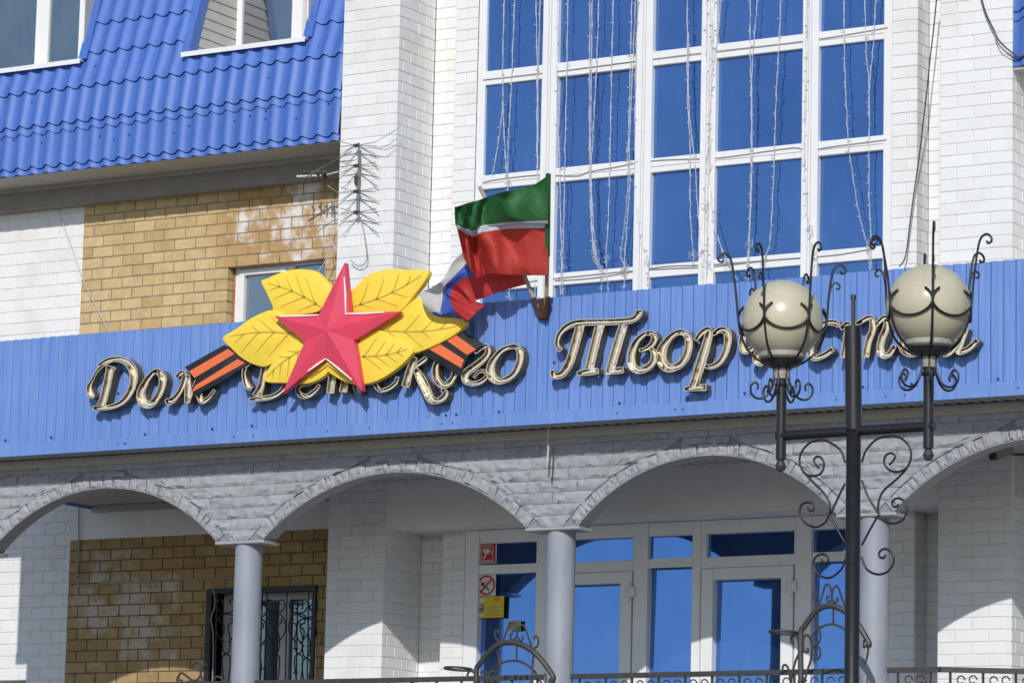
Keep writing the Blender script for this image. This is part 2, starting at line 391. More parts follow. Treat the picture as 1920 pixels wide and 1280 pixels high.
# ---- entrance: side lights, two doors and a fixed centre light
zt1 = zavg((897, 1018), (1489.6, 994.7)); zt0 = zavg((895.6, 1058.3), (1489.6, 1040)); zl1 = zavg((896, 1076), (1213.6, 1063))
X = lambda x, y=1150: AX(x, y, YF)
d0, d1 = xm+.001, xq-.001
sl = (X(895.6), X(1004)); ct = (X(1213.6), X(1297)); sr = (X(1521), X(1632)); D1 = (X(1028), X(1187)); D2 = (X(1313), X(1490))
e = MB()
posts = [(d0, sl[0]), (sl[1], D1[0]), (D1[1], ct[0]), (ct[1], D2[0]), (D2[1], sr[0]), (sr[1], d1)]
for a, b in posts: e.bbox(a, b, YF-.01, YG+.03, FLOOR, 5.222, .005)
for a, b in (sl, ct, sr):
    e.bbox(a, b, YF, YG+.028, zt0, zl1, .005); e.bbox(a, b, YF, YG+.028, zt1, 5.221, .005); e.bbox(a, b, YF, YG+.028, FLOOR, FLOOR+.16, .005)
for a, b in (D1, D2):
    e.bbox(a, b, YF-.003, YG+.028, zt0-.095, zt0, .005); e.bbox(a, b, YF-.003, YG+.028, zt1, 5.221, .005)
    for q0, q1 in ((a, a+.05), (b-.012, b)): e.bbox(q0, q1, YF-.001, YG+.027, zt0, zt1, .004)
EN = e.build('entrance_frame', PVC, BLD)
def pane(a, b, z0, z1, par, m=GLASS_LOW, Y=YG, yaw=0.0):
    k = .018*(z1-z0); q = yaw*(b-a); MB().quad((a, Y, z0), (b, Y-q, z0), (b, Y-q+k, z1), (a, Y+k, z1)).build('pane', m, par)
for a, b in (sl, ct, sr): pane(a, b, FLOOR+.16, zl1, EN); pane(a, b, zt0, zt1, EN)
for a, b in (D1, D2): pane(a+.05, b-.012, zt0, zt1, EN)
for a, b in (D1, D2):
    zt = zt0-.098; gl = AZ_(1340.8, 1087, YF)
    st = .125
    m = MB(); m.bbox(a+.012, a+st, YF-.02, YG+.03, FLOOR+.01, zt, .006); m.bbox(b-st, b-.012, YF-.02, YG+.03, FLOOR+.01, zt, .006)
    m.bbox(a+st, b-st, YF-.018, YG+.028, gl, zt, .006); m.bbox(a+st, b-st, YF-.018, YG+.028, FLOOR+.01, FLOOR+.25, .006)
    dr = m.build('door', PVC, BLD); pane(a+st, b-st, FLOOR+.25, gl, dr, yaw=.035 if a > 0 else 0)
    hx = b-.02 if a < 0 else a+.005
    for hz in (zt-.18, zt-1.28): MB().bbox(hx-.045, hx+.045, YF-.045, YF-.02, hz-.045, hz+.045, .008).tube([(hx, YF-.05, hz-.09), (hx, YF-.05, hz+.09)], .011, 8).build('hinge', PVC, dr)
MB().box(d0, d1, YG+.09, 3.2, FLOOR, 5.2).build('entrance_backing', PLASTER, BLD)

# ---- upper window in the yellow wall
def casement(par, name, x0, x1, z0, z1, Y, split, gm, fw_=.06, mull=.09):
    m = MB(); m.bbox(x0, x0+fw_, Y, Y+.07, z0, z1, .005); m.bbox(x1-fw_, x1, Y, Y+.07, z0, z1, .005)
    m.bbox(x0+fw_, x1-fw_, Y, Y+.068, z1-fw_, z1, .005); m.bbox(x0+fw_, x1-fw_, Y, Y+.068, z0, z0+fw_, .005)
    xs_ = x0+(x1-x0)*split; m.bbox(xs_-mull/2, xs_+mull/2, Y-.006, Y+.066, z0+fw_, z1-fw_, .005)
    # sash in the left half
    a, b = x0+fw_, xs_-mull/2; s = .055
    m.bbox(a, a+s, Y-.018, Y+.06, z0+fw_, z1-fw_, .005); m.bbox(b-s, b, Y-.018, Y+.06, z0+fw_, z1-fw_, .005); m.bbox(a+s, b-s, Y-.018, Y+.058, z1-fw_-s, z1-fw_, .005)
    o = m.build(name, PVC, par)
    MB().quad((a+s, Y+.03, z0+fw_), (b-s, Y+.03, z0+fw_), (b-s, Y+.03, z1-fw_-s), (a+s, Y+.03, z1-fw_-s)).build('pane', gm, o)
    MB().quad((xs_+mull/2, Y+.032, z0+fw_), (x1-fw_, Y+.032, z0+fw_), (x1-fw_, Y+.032, z1-fw_), (xs_+mull/2, Y+.032, z1-fw_)).build('pane', gm, o)
    return o
casement(BLD, 'casement_window', yw[0]+.012, yw[1], yw[2], yw[3], YYEL+.11, .58, GLASS_GREY)
MB().box(yw[0], yw[1], YYEL+.2, YYEL+.28, yw[2], yw[3]).build('window_backing', PLASTER, BLD)
# brick jamb on the left of that window, course by course, and a frayed strip of mounting foam
jm = MB().box(yw[0]-.004, yw[0]-.002, YYEL+.003, YYEL+.2, yw[2], yw[3]).build('window_jamb', MORT_Y, BLD)
r = 0
while 7.10+r*.1065 < yw[3]:
    if 7.10+r*.1065 > yw[2]:
        o = link(bpy.data.objects.new('brick', brick_mesh(.1, .0975, YEL)), jm); o.location = (yw[0]+.001, YYEL+.004, 7.10+r*.1065+.0045); o.rotation_euler = (0, 0, pi/2)
    r += 1
f = MB(); k = 14
for i in range(k):
    z = yw[2]+.6+(yw[3]-yw[2]-.62)*i/(k-1); q = random.uniform(.004, .012)
    f.lathe((yw[0]+.012, YYEL+.10, z), [(q*.4, -.06), (q, -.02), (q*.9, .03), (q*.3, .06)], 6)
f.build('mounting_foam', m_simple('orange_foam', (.50, .17, .03), .4, 30, .9, bump=.4), BLD)

# ---- barred window of the porch: grey frame, dark reveals
gx0, gx1, gz0, gz1 = gw
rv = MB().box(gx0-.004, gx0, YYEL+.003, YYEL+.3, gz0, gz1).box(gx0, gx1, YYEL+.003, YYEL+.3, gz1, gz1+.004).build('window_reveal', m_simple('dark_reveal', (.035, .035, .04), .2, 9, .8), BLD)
m = MB(); Yb = YYEL+.2
PV2 = m_simple('greyed_window_plastic', (.55, .55, .56), .06, 6, .5, bump=0)
x1_, x2_ = gx0+(gx1-gx0)*.13, gx0+(gx1-gx0)*.46
for a, b in ((gx0+.03, x1_+.02), (x2_+.1, x2_+.22), (gx1-.06, gx1)): m.bbox(a, b, Yb, Yb+.07, gz0, gz1-.03, .005)
m.bbox(gx0+.03, gx1, Yb+.004, Yb+.068, gz1-.10, gz1-.03, .005)
bw = m.build('barred_window', PV2, BLD)
GD = m_glass('porch_window_glass', (.22, .26, .30), .02)
MB().quad((x1_+.02, Yb+.03, gz0), (x2_+.1, Yb+.03, gz0), (x2_+.1, Yb+.03, gz1-.1), (x1_+.02, Yb+.03, gz1-.1)).build('pane', GD, bw)
MB().quad((x2_+.22, Yb+.03, gz0), (gx1-.06, Yb+.03, gz0), (gx1-.06, Yb+.03, gz1-.1), (x2_+.22, Yb+.03, gz1-.1)).build('pane', GD, bw)
MB().box(gx0, gx1, YYEL+.29, YYEL+.31, gz0, gz1).build('window_backing', PLASTER, BLD)

# ------------------------------------------------------------------ mansard roof of the left wing (and the tip of the right one)
SL = .35; ZE = 8.80                                              # horizontal set-back per metre of height; eaves level
YE = 2.0
def yroof(z):
    return YE + (.03*(z-ZE) if z < 9.27 else .0141+.13*(z-9.27) if z < 9.62 else .0596+.30*(z-9.62))
steps = [ZE]
for y in (253, 186.5, 171, 104, 41.5):
    p = A(636, y, YE)
    for _ in range(4): p = A(636, y, yroof(p.z))
    steps.append(p.z)
while steps[-1] < 11.6: steps.append(steps[-1]+.315)
PW = .1745
def wave(x): return .024*(.5+.5*cos(2*pi*x/PW))**1.6
def lift(x, z): return (.029 if z > ZE+.01 else .010)*wave(x)/.024-.008
def roof_sheet(x0, x1, openings, par, ph=0.0, zmax=11.5, name='roof_sheet'):
    """one sheet of pressed metal tiles; openings are (x0, x1, z0) cut out above z0"""
    nx = max(2, int((x1-x0)/(PW/10)+.5)); m = MB(); off = random.uniform(-.001, .001)
    xs = [x0+(x1-x0)*i/nx for i in range(nx+1)]
    for j in range(len(steps)-1):
        za, zb = steps[j], min(steps[j+1], zmax); h = .008 if (zb-za) < .12 else .013
        if za >= zmax: break
        ops = sorted({za, zb, *[o[2] for o in openings if za < o[2] < zb]})
        for qa, qb in zip(ops, ops[1:]):
            for i in range(nx):
                xc = (xs[i]+xs[i+1])/2; zc = (qa+qb)/2
                if any(o[0] < xc < o[1] and zc > o[2] for o in openings): continue
                P = []
                for xx, zz in ((xs[i], qa), (xs[i+1], qa), (xs[i+1], qb), (xs[i], qb)):
                    ramp = h*(zb-zz)/(zb-za) + h*.55*max(0, 1-(zz-za)/.035)
                    P.append((xx, yroof(zz)-wave(xx+ph)-ramp+off, zz+lift(xx+ph, zz)))
                m.add(P, [(0, 1, 2, 3)])
                if qa == za:      # pressed step below the edge of this row
                    q = [(x_, yroof(za)-wave(x_+ph)+.006+off, za+.004+lift(x_+ph, za)) for x_ in (xs[i], xs[i+1])]
                    m.add([P[0], P[1], q[1], q[0]], [(0, 3, 2, 1)])
    bmx = m.mesh(name, ROOFBLUE); bm = bmesh.new(); bm.from_mesh(bmx); bmesh.ops.remove_doubles(bm, verts=bm.verts, dist=.0004)
    for f_ in bm.faces: f_.smooth = True
    for e_ in bm.edges:
        if len(e_.link_faces) == 2 and e_.calc_face_angle(0) > .6: e_.smooth = False
    bm.to_mesh(bmx); bm.free(); return link(bpy.data.objects.new(name, bmx), par)
# dormer recesses
def RX(x, y):
    p = A(x, y, YE)
    for _ in range(4): p = A(x, y, yroof(p.z))
    return p
a1 = RX(151, 118); b1 = RX(359, 98); b2 = RX(573, 80)
w1 = (-9.0, a1.x+.02, (RX(0, 134).z+a1.z)/2); w2 = (b1.x, b2.x+.01, (b1.z+b2.z)/2)
seam = [RX(278, 185).x]
while seam[0] > -9.2: seam.insert(0, seam[0]-6*PW)
while seam[-1] < XL0: seam.append(seam[-1]+6*PW)
seam = [max(-9.3, s) for s in seam if s > -9.9]; 
if seam[-1] > XL0-.004: seam[-1] = XL0-.004
wph = -seam[0]
for a, b in zip(seam, seam[1:]):
    if b-a > .05: roof_sheet(a, b-.001, [w1, w2], BLD, -RX(131, 165).x)
for a, b in ((XR1+.01, XR1+1.0), (XR1+1.001, XR1+2.0)): roof_sheet(a, b, [], BLD, 0)
# thin closing edge of the end sheet against the pier, and screws
sc = MB(); used = set(); ph0 = -RX(131, 165).x
for k in range(26):
    n = random.randint(-44, -21); z = random.choice(steps[2:6]) - random.choice((.09, .11, .14)); x = n*PW + PW/2 - ph0 + round(ph0/PW)*PW
    if (n, round(z, 1)) in used or x > XL0-.06: continue
    used.add((n, round(z, 1)))
    if any(o[0]-.1 < x < o[1]+.1 and z > o[2]-.1 for o in (w1, w2)): continue
    sc.box(x-.005, x+.005, yroof(z)-.020, yroof(z)-.002, z-.005, z+.005)
sc.build('roof_screws', m_simple('dark_blue_screw', (.012, .03, .11), .2, 9, .4, bump=0), BLD)['kind'] = 'stuff'
# eaves: soffit boards running into the building, then the plastered beam
bx = -9.3
while bx < XL0-.02:
    b = min(bx+.098, XL0-.005)
    MB().add([(bx+.004, YE-.005, ZE-.012), (b-.004, YE-.005, ZE-.012), (b-.004, 2.5, ZE-.012), (bx+.004, 2.5, ZE-.012),
              (bx, YE-.005, ZE), (b, YE-.005, ZE), (b, 2.5, ZE), (bx, 2.5, ZE)],
             [(0, 1, 2, 3), (0, 4, 5, 1), (1, 5, 6, 2), (2, 6, 7, 3), (3, 7, 4, 0), (4, 7, 6, 5)]).build('soffit_board', SIDING, BLD)
    bx += .1
MB().box(-9.3, XL0-.005, 2.46, 2.62, ZF-.004, ZE-.02).build('eaves_beam', m_simple('grey_render', (.27, .25, .23), .12, 5, .85), BLD)
MB().box(-9.3, XL0-.005, 2.44, 2.462, ZE-.05, ZE-.013).build('eaves_trim', TRIM, BLD)
MB().box(XR1+.01, 6.6, YE, 2.62, ZE-.03, ZE).build('soffit', SIDING, BLD)
# dormer recess linings
def dormer(op, Yw, nm, posts, left=True):
    x0, x1, z0 = op
    zt = 11.4
    # left reveal clad in horizontal siding, each board a piece
    rv = MB().add([(x0-.004, yroof(z0), z0), (x0-.004, Yw+.1, z0), (x0-.004, Yw+.1, zt)], [(0, 1, 2)]).build(nm+'_reveal', SIDING, BLD)
    z = z0
    while z < 10.9:
        zc = min(z+.098, 10.95); ya, yb_ = yroof(z)-.0, yroof(zc)
        MB().add([(x0+.010, ya, z+.002), (x0+.010, Yw, z+.002), (x0+.002, Yw, zc-.002), (x0+.002, yb_, zc-.002), (x0-.003, ya, z+.002), (x0-.003, Yw, z+.002), (x0-.003, Yw, zc-.002), (x0-.003, yb_, zc-.002)],
                 [(0, 3, 2, 1), (0, 1, 5, 4), (3, 7, 6, 2), (0, 4, 7, 3)]).build('siding_board', SIDING, rv)
        z += .1
    MB().box(x0, x1, Yw+.08, Yw+.1, z0, zt).build('window_backing', PLASTER, BLD)
    MB().box(x1, x1+.01, yroof(z0), Yw+.1, z0, zt).build(nm+'_reveal_panel', SIDING, BLD)
    m = MB()
    for a, b in posts: m.bbox(a, b, Yw, Yw+.06, z0, zt, .006)
    m.bbox(x0, x1, Yw+.003, Yw+.06, z0-.02, z0+.05, .006)
    fr = m.build(nm, PVC, BLD)
    ps = sorted(posts)
    for (a, b), (c, d) in zip(ps, ps[1:]):
        MB().quad((b, Yw+.03, z0+.05), (c, Yw+.03, z0+.05), (c, Yw+.03, zt), (b, Yw+.03, zt)).build('pane', GLASS_GREY, fr)
    # sill and sloping blue flashings
    MB().box(x0-.06, x1+.03, yroof(z0)-.075, Yw, z0-.006, z0+.010).box(x0-.06, x1+.03, yroof(z0)-.080, yroof(z0)-.0752, z0-.035, z0+.011).build('window_sill', PVC, BLD)
    for xa, xb in ((x0-.075, x0+.012), (x1-.012, x1+.085)):
        ya, yb_ = yroof(z0)-.052, yroof(zt)-.052
        MB().add([(xa, ya, z0+.012), (xb, ya, z0+.012), (xb, yb_, zt), (xa, yb_, zt), (xa, ya+.05, z0+.012), (xb, ya+.12, z0+.012), (xb, yb_+.12, zt), (xa, yb_+.05, zt)],
                 [(0, 1, 2, 3), (1, 5, 6, 2), (0, 3, 7, 4), (0, 4, 5, 1)]).build('flashing', ROOFBLUE, BLD)
lo_, hi_ = 2.1, 3.4                                             # depth at which the window frame meets the clad reveal
for _ in range(40):
    Yw2 = (lo_+hi_)/2
    if AX(441, 85, Yw2) > w2[0]: lo_ = Yw2
    else: hi_ = Yw2
Yw2 = min(max(Yw2, 2.4), 3.05)
dormer(w2, Yw2, 'dormer_window', [(AX(442, 60, Yw2), AX(452, 60, Yw2)), (AX(546, 45, Yw2), AX(566, 45, Yw2))])
dormer(w1, Yw2, 'corner_dormer_window', [(AX(66, 60, Yw2), AX(90, 60, Yw2)), (AX(147, 60, Yw2), AX(165, 60, Yw2)), (-8.95, -8.85)])
# ------------------------------------------------------------------ entrance canopy: arcade, columns, blue band
CAN = thing('entrance_canopy', 'arcaded entrance canopy of grey rough stone with a blue corrugated metal band', 'canopy')
Y0 = .37                                                         # face of the arcade
YB = Y0-.33                                                      # face of the blue band
TH = Y0+.16; YCOL = Y0+.10
colx = [AX(467, 1030, YCOL), AX(1053, 1000, YCOL), AX(1640, 975, YCOL)]
colx = [colx[0]-(colx[2]-colx[0])/2] + colx + [colx[2]+(colx[2]-colx[0])/2]
XE0, XE1 = -6.56, colx[-1]+.3                                    # unseen left end, placed to let sunlight onto the wall
ZS = AZ_(1053, 987, Y0); ZAP = (AZ_(770, 883, Y0)+AZ_(1320, 855, Y0))/2; HALF = .24; ZSTONE = ZS+.765
arches = []
for a, b in zip(colx, colx[1:]):
    l, r_ = a-.03+HALF, b-.03-HALF; h = (r_-l)/2; rise = ZAP-ZS; R = (h*h+rise*rise)/(2*rise)
    arches.append(((l+r_)/2, h, R, ZAP-R))
# half arch at the left end
def arch_z(x, extra=0.0):
    for cx, h, R, zc in arches:
        RR = R+extra; d = abs(x-cx)
        if d < RR:
            z = zc+sqrt(RR*RR-d*d)
            if z > ZS and d <= h+extra: return z
    return None
# core behind the facing stones
m = MB(); N = 700; ztop = ZSTONE+.12; prev = None
for i in range(N):
    xa, xb = XE0+(XE1-XE0)*i/N, XE0+(XE1-XE0)*(i+1)/N
    za, zb_ = arch_z(xa) or ZS, arch_z(xb) or ZS
    m.quad((xa, Y0+.004, za), (xb, Y0+.004, zb_), (xb, Y0+.004, ztop), (xa, Y0+.004, ztop)); m.quad((xa, TH, za), (xb, TH, zb_), (xb, TH, ztop), (xa, TH, ztop))
    m.quad((xa, Y0+.004, za), (xb, Y0+.004, zb_), (xb, TH, zb_), (xa, TH, za))
ARC = m.build('arcade_wall', STONE_FLAT, CAN)
from mathutils import noise as mnoise
def rough_stone(c00, c10, c11, c01, nu, nv, amp, par, name='stone', belly=1.0):
    """split-faced stone between four corners (x,z): thin margins, broken belly jutting towards its foot"""
    m = MB(); sd = Vector((random.uniform(0, 90), random.uniform(0, 90), 0)); rows_ = []
    for j in range(nv+1):
        v = j/nv; row = []
        for i in range(nu+1):
            u = i/nu
            x = (c00[0]*(1-u)+c10[0]*u)*(1-v)+(c01[0]*(1-u)+c11[0]*u)*v
            z = (c00[1]*(1-u)+c10[1]*u)*(1-v)+(c01[1]*(1-u)+c11[1]*u)*v
            if i in (0, nu) or j in (0, nv): d = random.uniform(.003, .016)
            else:
                f = mnoise.noise(sd+Vector((x*14, z*20, 0)))*.9 + mnoise.noise(sd+Vector((x*45, z*40, 5)))*.55
                vb = sin(pi*min(1, (v+.02)**.62))
                d = max(.004, amp*(belly*vb*.7+.5+f*1.25))
                x += random.uniform(-.25, .25)*abs(c10[0]-c00[0])/nu; z += random.uniform(-.25, .25)*abs(c01[1]-c00[1])/nv
            row.append((x, Y0-d, z))
        rows_.append(row)
    m.grid(rows_)
    nn = nu+1
    ring = [i for i in range(nn)] + [j*nn+nu for j in range(1, nv+1)] + [nv*nn+i for i in range(nu-1, -1, -1)] + [j*nn for j in range(nv-1, 0, -1)]
    b0 = len(m.v); m.v += [(m.v[i][0], Y0+.02, m.v[i][2]) for i in ring]; k = len(ring)
    for i in range(k): m.f.append((ring[i], b0+i, b0+(i+1) % k, ring[(i+1) % k]))
    return m.build(name, STONE, par, autos=.55)
RING = .105
H = (ZSTONE-ZS)/8
def edge_x(x_from, z, side):
    pass
crown = []                                                       # gaps left over the crowns, closed by one stone each
def row_intervals(za, zb):
    """x intervals of a course that are outside every arch ring, as (x at za, x at zb) pairs per end"""
    out = []; cur = (XE0, XE0)
    for cx, h, R, zc in arches:
        RR = R+RING
        def half(z):
            d = z-zc
            return sqrt(RR*RR-d*d) if d < RR else None
        ha, hb = half(za), half(zb)
        if ha is None: continue
        if hb is None:
            hb = ha*.55; crown.append((cx, hb, zb))
        out.append((cur[0], cx-ha, cur[1], cx-hb)); cur = (cx+ha, cx+hb)
    out.append((cur[0], XE1, cur[1], XE1)); return out
for r in range(8):
    za, zb = ZS+r*H, ZS+(r+1)*H
    for a0, a1, b0, b1 in row_intervals(za+.003, zb-.003):
        if min(a1-a0, b1-b0) < .0 and max(a1-a0, b1-b0) < .03: continue
        lo_, hi_ = max(a0, b0), min(a1, b1); cuts = []; x = lo_+random.uniform(.08, .4)
        while x < hi_-.12: cuts.append(x); x += random.uniform(.22, .52)
        E0 = [(a0, b0)]+[(q, q+random.uniform(-.004, .004)) for q in cuts]+[(a1, b1)]
        for (p0, q0), (p1, q1) in zip(E0, E0[1:]):
            g0 = .0012
            if p1 < -6.7 or (p1-p0 < .02 and q1-q0 < .02): continue
            rough_stone((p0+g0, za+.0015), (p1-g0, za+.0015), (q1-g0, zb-.0015), (q0+g0, zb-.0015), max(4, int(max(p1-p0, q1-q0)/.032)), 4, .021, ARC, belly=.55)
for cx, hb, zt_ in crown:
    zr_ = ZAP+RING-.004
    for sgn in (-1, 1):
        x0_, x1_ = (cx-hb+.001, cx-.001) if sgn < 0 else (cx+.001, cx+hb-.001)
        if zt_-zr_ > .006: rough_stone((x0_, zr_-(.012 if sgn < 0 else 0)), (x1_, zr_-(0 if sgn < 0 else .012)), (x1_, zt_), (x0_, zt_), 6, 3, .018, ARC)
for cx, h, R, zc in arches:
    a_max = math.asin(min(1, h/R)); tt = [-a_max]
    while tt[-1] < a_max-.03: tt.append(min(a_max, tt[-1]+random.uniform(.045, .10)/R*1.0))
    tt[-1] = a_max; n = len(tt)-1
    for k in range(n):
        t0, t1 = tt[k], tt[k+1]
        P = lambda t, rr: (cx+rr*sin(t), zc+rr*cos(t))
        j = random.uniform(-.008, .008); ro = random.uniform(-.018, .006)
        if P(t1, R)[0] < XE0 or P(t0, R)[0] > XE1: continue
        g0 = .0009
        rough_stone(P(t0+g0, R+.008), P(t1-g0, R+.008), P(t1-g0+j, R+RING+ro), P(t0+g0+j, R+RING+ro), 4, 5, .021, ARC, 'arch_stone', .4)
    # pale metal edging round the opening and the soffit of the arch
    s_ = MB(); M = 40; rows_ = []
    for k in range(M+1):
        t = -a_max+2*a_max*k/M; x, z = cx+R*sin(t), zc+R*cos(t); xo, zo = cx+(R+.007)*sin(t), zc+(R+.007)*cos(t)
        rows_.append([(xo, Y0-.006, zo), (x, Y0-.006, z), (x, TH+.01, z), (xo, TH+.01, zo)])
    s_.grid(rows_).build('arch_edging', m_simple('pale_edging', (.36, .36, .355), .08, 8, .6) if 'pale_edging' not in MATS else MATS['pale_edging'], CAN)
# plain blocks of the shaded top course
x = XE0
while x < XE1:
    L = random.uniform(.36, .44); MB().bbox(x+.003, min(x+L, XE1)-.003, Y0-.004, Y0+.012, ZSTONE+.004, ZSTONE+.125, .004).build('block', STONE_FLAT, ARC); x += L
# columns and their capitals
for cx in colx:
    if cx < XE0: continue
    m = MB(); m.smooth = True
    m.lathe((cx, YCOL, FLOOR), [(.125, 0), (.125, .06), (.118, .08), (.118, ZS-FLOOR-.06), (.118, ZS-FLOOR-.025)], 32)
    co = m.build('column', COLUMN, CAN, autos=.6)
    MB().bbox(cx-.27, cx+.24, Y0-.035, TH+.05, ZS-.030, ZS-.003, .008).build('capital', MATS['pale_edging'], co)
# blue corrugated band, sheet by sheet
ZB0 = (AZ_(0, 856.5, YB)+AZ_(1920, 741, YB))/2; ZB1 = (AZ_(0, 641.7, YB)+AZ_(1920, 483.6, YB))/2
PIT_ = .1023
def prof(t):
    t %= 1.0
    if t < .26: return 0.0
    if t < .48: return .020*(t-.26)/.22
    if t < .84: return .020
    return .020*(1-(t-.84)/.16)
brk = [0, .13, .26, .37, .48, .66, .84, .92, .999]
x = XE0; ns = 0
while x < XE1-.02:
    xe = min(x+11*PIT_, XE1); m = MB(); rows_ = []
    pts = []
    k = 0
    while x+k*PIT_ < xe-1e-6:
        for b in brk:
            q = x+(k+b)*PIT_
            if q <= xe: pts.append((q, prof(b)))
        k += 1
    dz = random.uniform(-.006, .006); dy = random.uniform(-.003, .003) + (.003 if ns % 2 else 0)
    for z in (ZB0+.075, ZB0+.45, ZB0+.75, ZB1+dz): rows_.append([(px_, YB-d+dy+random.uniform(-.001, .001), z) for px_, d in pts])
    m.grid(rows_); m.grid([[(px_, YB-d+dy+.004, z) for px_, d in pts] for z in (ZB0+.075, ZB1+dz)])
    o = m.build('band_sheet', BANDBLUE, CAN); x = xe; ns += 1
# flat drip flashing along the foot, in lengths
x = XE0
while x < XE1-.02:
    xe = min(x+2.0, XE1); d = random.uniform(0, .003)
    MB().box(x, xe-.002, YB-.0245-d, YB-.0225-d, ZB0, ZB0+.105).box(x, xe-.002, YB-.0245-d, YB+.02, ZB0-.0015, ZB0).build('drip_flashing', BANDBLUE, CAN); x = xe
# screws of the band, dark washers
sc = MB(); x = XE0+.1
while x < XE1-.1:
    z = ZB0+random.choice((.125, .135, .14, .15, .5, .52)); x += random.choice((1, 2, 3, 4, 5, 6))*PIT_
    sc.box(x-.0055, x+.0055, YB-.027, YB-.004, z-.0055, z+.0055)
    if random.random() < .5: q = x+random.uniform(-.3, .3); sc.box(q-.006, q+.006, YB-.032, YB-.012, ZB0+.045, ZB0+.057)
sc.build('band_screws', m_simple('dark_screw', (.05, .09, .24), .2, 9, .4, bump=0), CAN)['kind'] = 'stuff'
# soffit of the overhang: ribbed strip and the beige angle below
m = MB(); rows_ = []; pts = []
k = 0
while XE0+k*.1 < XE1:
    for b, d in ((0, 0), (.48, 0), (.56, .012), (.92, .012)): pts.append((XE0+(k+b)*.1, d))
    k += 1
m.grid([[(px_, y, ZB0+.012+d) for px_, d in pts] for y in (YB+.0, Y0)]); m.build('soffit_strip', SIDING, CAN)
m = MB(); zsof = ZB0+.012
m.box(XE0, XE1, Y0-.035, Y0-.006, ZB0-.072, ZB0+.004).build('soffit_angle', TRIM, CAN)
# ribbed ceiling of the porch; it stops short of the left end
XC0 = AX(172, 949, 2.55); ZC = AZ_(320, 941, 2.55)
m = MB(); pts = []; k = 0
while XC0+k*.1 < XE1:
    for b, d in ((0, 0), (.48, 0), (.56, .014), (.92, .014)): pts.append((XC0+(k+b)*.1, d))
    k += 1
m.grid([[(px_, y, ZC+d) for px_, d in pts] for y in (TH, 2.57)])
m.build('porch_ceiling', SIDING, CAN)
MB().box(XC0-.01, XC0-.001, TH, 2.57, ZC-.03, ZC+.16).build('ceiling_edge', BANDBLUE, CAN)
MB().box(XC0+.7, XE1, YB+.03, 2.59, ZC+.35, ZC+.45).box(AX(70, 945, 2.55), XC0+.7, 1.3, 2.59, ZC+.35, ZC+.45).build('canopy_roof_and_shade_slab', TRIM, CAN)  # unseen roof deck; narrow left slab added to shape the sunlit patch
MB().box(XC0+.01, XL0-.005, 2.53, 2.585, ZC-.06, ZC-.004).build('ceiling_angle', TRIM, CAN)
# porch floor and its front wall down to the ground, broad steps
MB().box(XE0, XE1+3, Y0-.35, 2.62, 0.0, FLOOR).build('porch_floor', STONE_FLAT, CAN)
for i in range(15):
    z = FLOOR-.17*(i+1)
    if z > .05: MB().box(-1.1, 2.5, Y0-.35-.3*(i+1), Y0-.35-.3*i, 0.0, z).build('step', STONE_FLAT, CAN)
# ------------------------------------------------------------------ channel letters
GOLD = mat('gold_with_painted_reflections', (.62, .50, .30), .10, .55); n_ = NT(GOLD)  # pale and brown bands in the colour imitate mirror reflections
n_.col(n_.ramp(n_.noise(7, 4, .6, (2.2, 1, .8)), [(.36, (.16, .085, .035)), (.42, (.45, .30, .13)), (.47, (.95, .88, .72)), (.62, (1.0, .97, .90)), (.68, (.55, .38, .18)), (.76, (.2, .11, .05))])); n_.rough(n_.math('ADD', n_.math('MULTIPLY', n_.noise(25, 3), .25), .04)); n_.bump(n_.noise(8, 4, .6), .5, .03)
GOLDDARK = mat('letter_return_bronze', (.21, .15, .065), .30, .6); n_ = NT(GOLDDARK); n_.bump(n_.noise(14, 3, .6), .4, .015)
RIM = m_simple('letter_rim_cream', (.60, .54, .42), .1, 20, .5, bump=0)
YL0, YL1 = YB-.035, YB-.125                           # back plate and front rim of the trays
def inside(p, poly):
    c = False; n = len(poly); j = n-1
    for i in range(n):
        if (poly[i][1] > p[1]) != (poly[j][1] > p[1]) and p[0] < (poly[j][0]-poly[i][0])*(p[1]-poly[i][1])/(poly[j][1]-poly[i][1])+poly[i][0]: c = not c
        j = i
    return c
